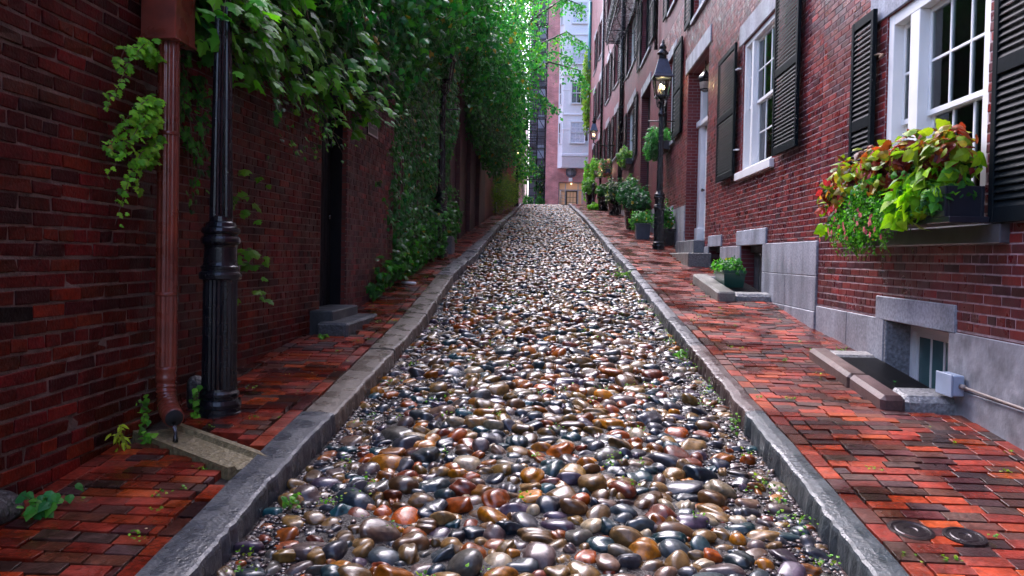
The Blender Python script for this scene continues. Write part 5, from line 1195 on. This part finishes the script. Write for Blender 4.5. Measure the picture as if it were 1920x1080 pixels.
wallbox('farthest flower box, filled with bright green fern', 2.12, 41.2, 5.85, 1.2, [((-.05, 0, .2), (.32, .7, .5))], 700, .13, T_LANCE, G_BRIGHT)
t = thing('newel_post', (2.0, 42, gz(42)), 'short black iron newel post with a ball top by the farthest pot', 'post')
m = MB(); m.lathe([(.10, 0), (.10, .08), (.06, .12), (.06, .85), (.1, .9), (.1, .95), (.05, 1.0), (.09, 1.1), (.08, 1.2), (0, 1.27)], (1.98, 40.6, gz(40.6)), seg=12); m.build('post', IRON, t)

# weeds
def weed(label, x, y, h, n, size, T, pal, z=None, r=None, name='weed', lean=(0, 0)):
    z = gz(y)-.02 if z is None else z; t = thing(name, (x, y, z), label, 'weed'); L_ = MB(); Sx = MB(); r = r or h*.6
    for k in range(max(3, n//7)):
        a = U(0, 6.28); e = (x+r*cos(a)*U(.3, 1)+lean[0], y+r*sin(a)*U(.3, 1)+lean[1], z+h*U(.6, 1)); vine(L_, Sx, [(x+U(-.02, .02), y+U(-.02, .02), z), ((x*1.2+e[0]*.8)/2, (y+e[1])/2, z+h*.55), e], size, T, pal, 7, out=(.2, -.5, .9), nj=.35, sr=.003, taper=.2)
    L_.build('leaves', LEAF, t); Sx.build('stems', STEM, t)
LIME = [(.42, .52, .03), (.34, .46, .03), (.5, .6, .05)]
weed('pale yellow sapling growing at the foot of the rough left wall', -2.43, 4.28, .17, 32, .06, T_LANCE, LIME, r=.08)
weed('low dark green leafy plant at the lower left edge of the paving', -2.36, 3.50, .12, 50, .07, T_SM, [(.04, .22, .06), (.06, .28, .05), (.10, .34, .04)], r=.17)
weed('small weed climbing at the left of the downspout foot', -2.50, 4.62, .30, 28, .045, T_SM, G_BRIGHT, r=.06)
weed('fresh green sprout under the downspout outlet', -2.36, 4.42, .10, 24, .05, T_SM, G_BRIGHT, r=.06)
weed('leafy weed between the grey rock and the thick lamp post', -2.30, 4.88, .26, 30, .05, T_SM, G_BRIGHT, r=.07)
weed('green weed growing against the left kerb face beside the puddled mud', -1.33, 3.85, .10, 26, .035, T_SM, G_BRIGHT, z=gz(3.85)-.12, r=.07)
weed('tiny yellow-green weed at the left kerb in the foreground', -1.33, 3.36, .06, 16, .03, T_SM, LIME, z=gz(3.4)-.13, r=.05)
weed('weed tuft on the left pavement in front of the black door step', -2.22, 7.3, .10, 24, .05, T_SM, G_BRIGHT, r=.08)
weed('small fern-like weed on the right pavement near the light well far end', 2.68, 7.35, .07, 30, .035, T_LANCE, G_BRIGHT, r=.08)
weed('little weed on the right pavement up the hill from the brownstone kerb', 2.42, 7.3, .05, 16, .03, T_SM, G_BRIGHT, r=.04)
weed('tiny weed sprouting through the black grate', 2.62, 6.05, .09, 18, .035, T_SM, G_MID, r=.04)
weed('green weeds at the right kerb in the middle distance', 1.22, 7.4, .10, 30, .04, T_SM, G_BRIGHT, z=gz(7.4)-.12, r=.10)
weed('thin weed clinging to the right kerb face', 1.25, 5.3, .13, 14, .03, T_SM, G_BRIGHT, z=gz(5.3)-.12, r=.05)
weed('large green weed clump at the right kerb far up the road', 1.18, 13.2, .16, 60, .06, T_SM, G_BRIGHT, z=gz(13.2)-.12, r=.28)
# greenery between the stones and in the brick joints
m = MB(); rnd = random.Random(9)
for _ in range(200):
    y = 2.6+13*rnd.random()**1.3; x = rnd.uniform(-1.35, 1.3); 
    if rnd.random() < .35: x = (1.22 if rnd.random() < .75 else -1.36)+rnd.gauss(0, .04)
    n = rnd.randint(4, 12); P = np.array([x, y, rz(x, y)+.055])+RNG.normal(0, 1, (n, 3))*np.array([.028, .028, .012])
    leaves(m, P, np.tile((0, -.3, 1), (n, 1)), .017, T_SM, G_BRIGHT+YG, tip=(0, 0, .2), tj=1, nj=.5)
for _ in range(70):
    y = rnd.uniform(2.6, 12); r_ = rnd.random() < .6; x = rnd.uniform(1.5, 2.75) if r_ else rnd.uniform(-2.3, -1.7); n = rnd.randint(3, 9)
    P = np.array([x, y, gz(y)+.012])+RNG.normal(0, 1, (n, 3))*np.array([.02, .02, .004]); leaves(m, P, np.tile((0, -.2, 1), (n, 1)), .018, T_SM, G_BRIGHT+YG, tip=(0, 0, .1), tj=1, nj=.4)
tag(m.build('moss_and_seedlings', LEAF, None), 'tiny green seedlings sprouting between cobbles and bricks', 'seedlings', kind='stuff')
m = MB()
for _ in range(60):
    y = rnd.uniform(3, 12); x = rnd.choice([rnd.uniform(-2.3, -1.7), rnd.uniform(1.5, 2.7), rnd.uniform(-1.3, -.8)]); zz = gz(y)+.016 if abs(x) > 1.45 else rz(x, y)+.05
    leaves(m, np.array([[x, y, zz]]), np.array([[0, 0, 1.]]), .022, T_SM, [(.35, .28, .05), (.25, .12, .05), (.2, .3, .05), (.4, .3, .2)], tip=(1, 0, 0), tj=1, nj=.15)
tag(m.build('fallen_leaves', LEAF, None), 'small fallen leaves and petals scattered on the wet paving', 'leaves', kind='stuff')

# ------------------------------------------------------------------ the rainy air
hz = MB(); hz.box((-320, -70, -12), (320, 520, 40)); ho = hz.build('haze', None, None); ho.data.materials.clear()
hm = bpy.data.materials.new('rain haze'); hm.use_nodes = True; ht = hm.node_tree; ht.nodes.remove(ht.nodes['Principled BSDF'])
pv = ht.nodes.new('ShaderNodeVolumePrincipled'); pv.inputs['Density'].default_value = HAZE; pv.inputs['Color'].default_value = (.92, .94, 1, 1); pv.inputs['Anisotropy'].default_value = .3
ht.links.new(pv.outputs[0], ht.nodes['Material Output'].inputs['Volume']); ho.data.materials.append(hm); ho['kind'] = 'stuff'
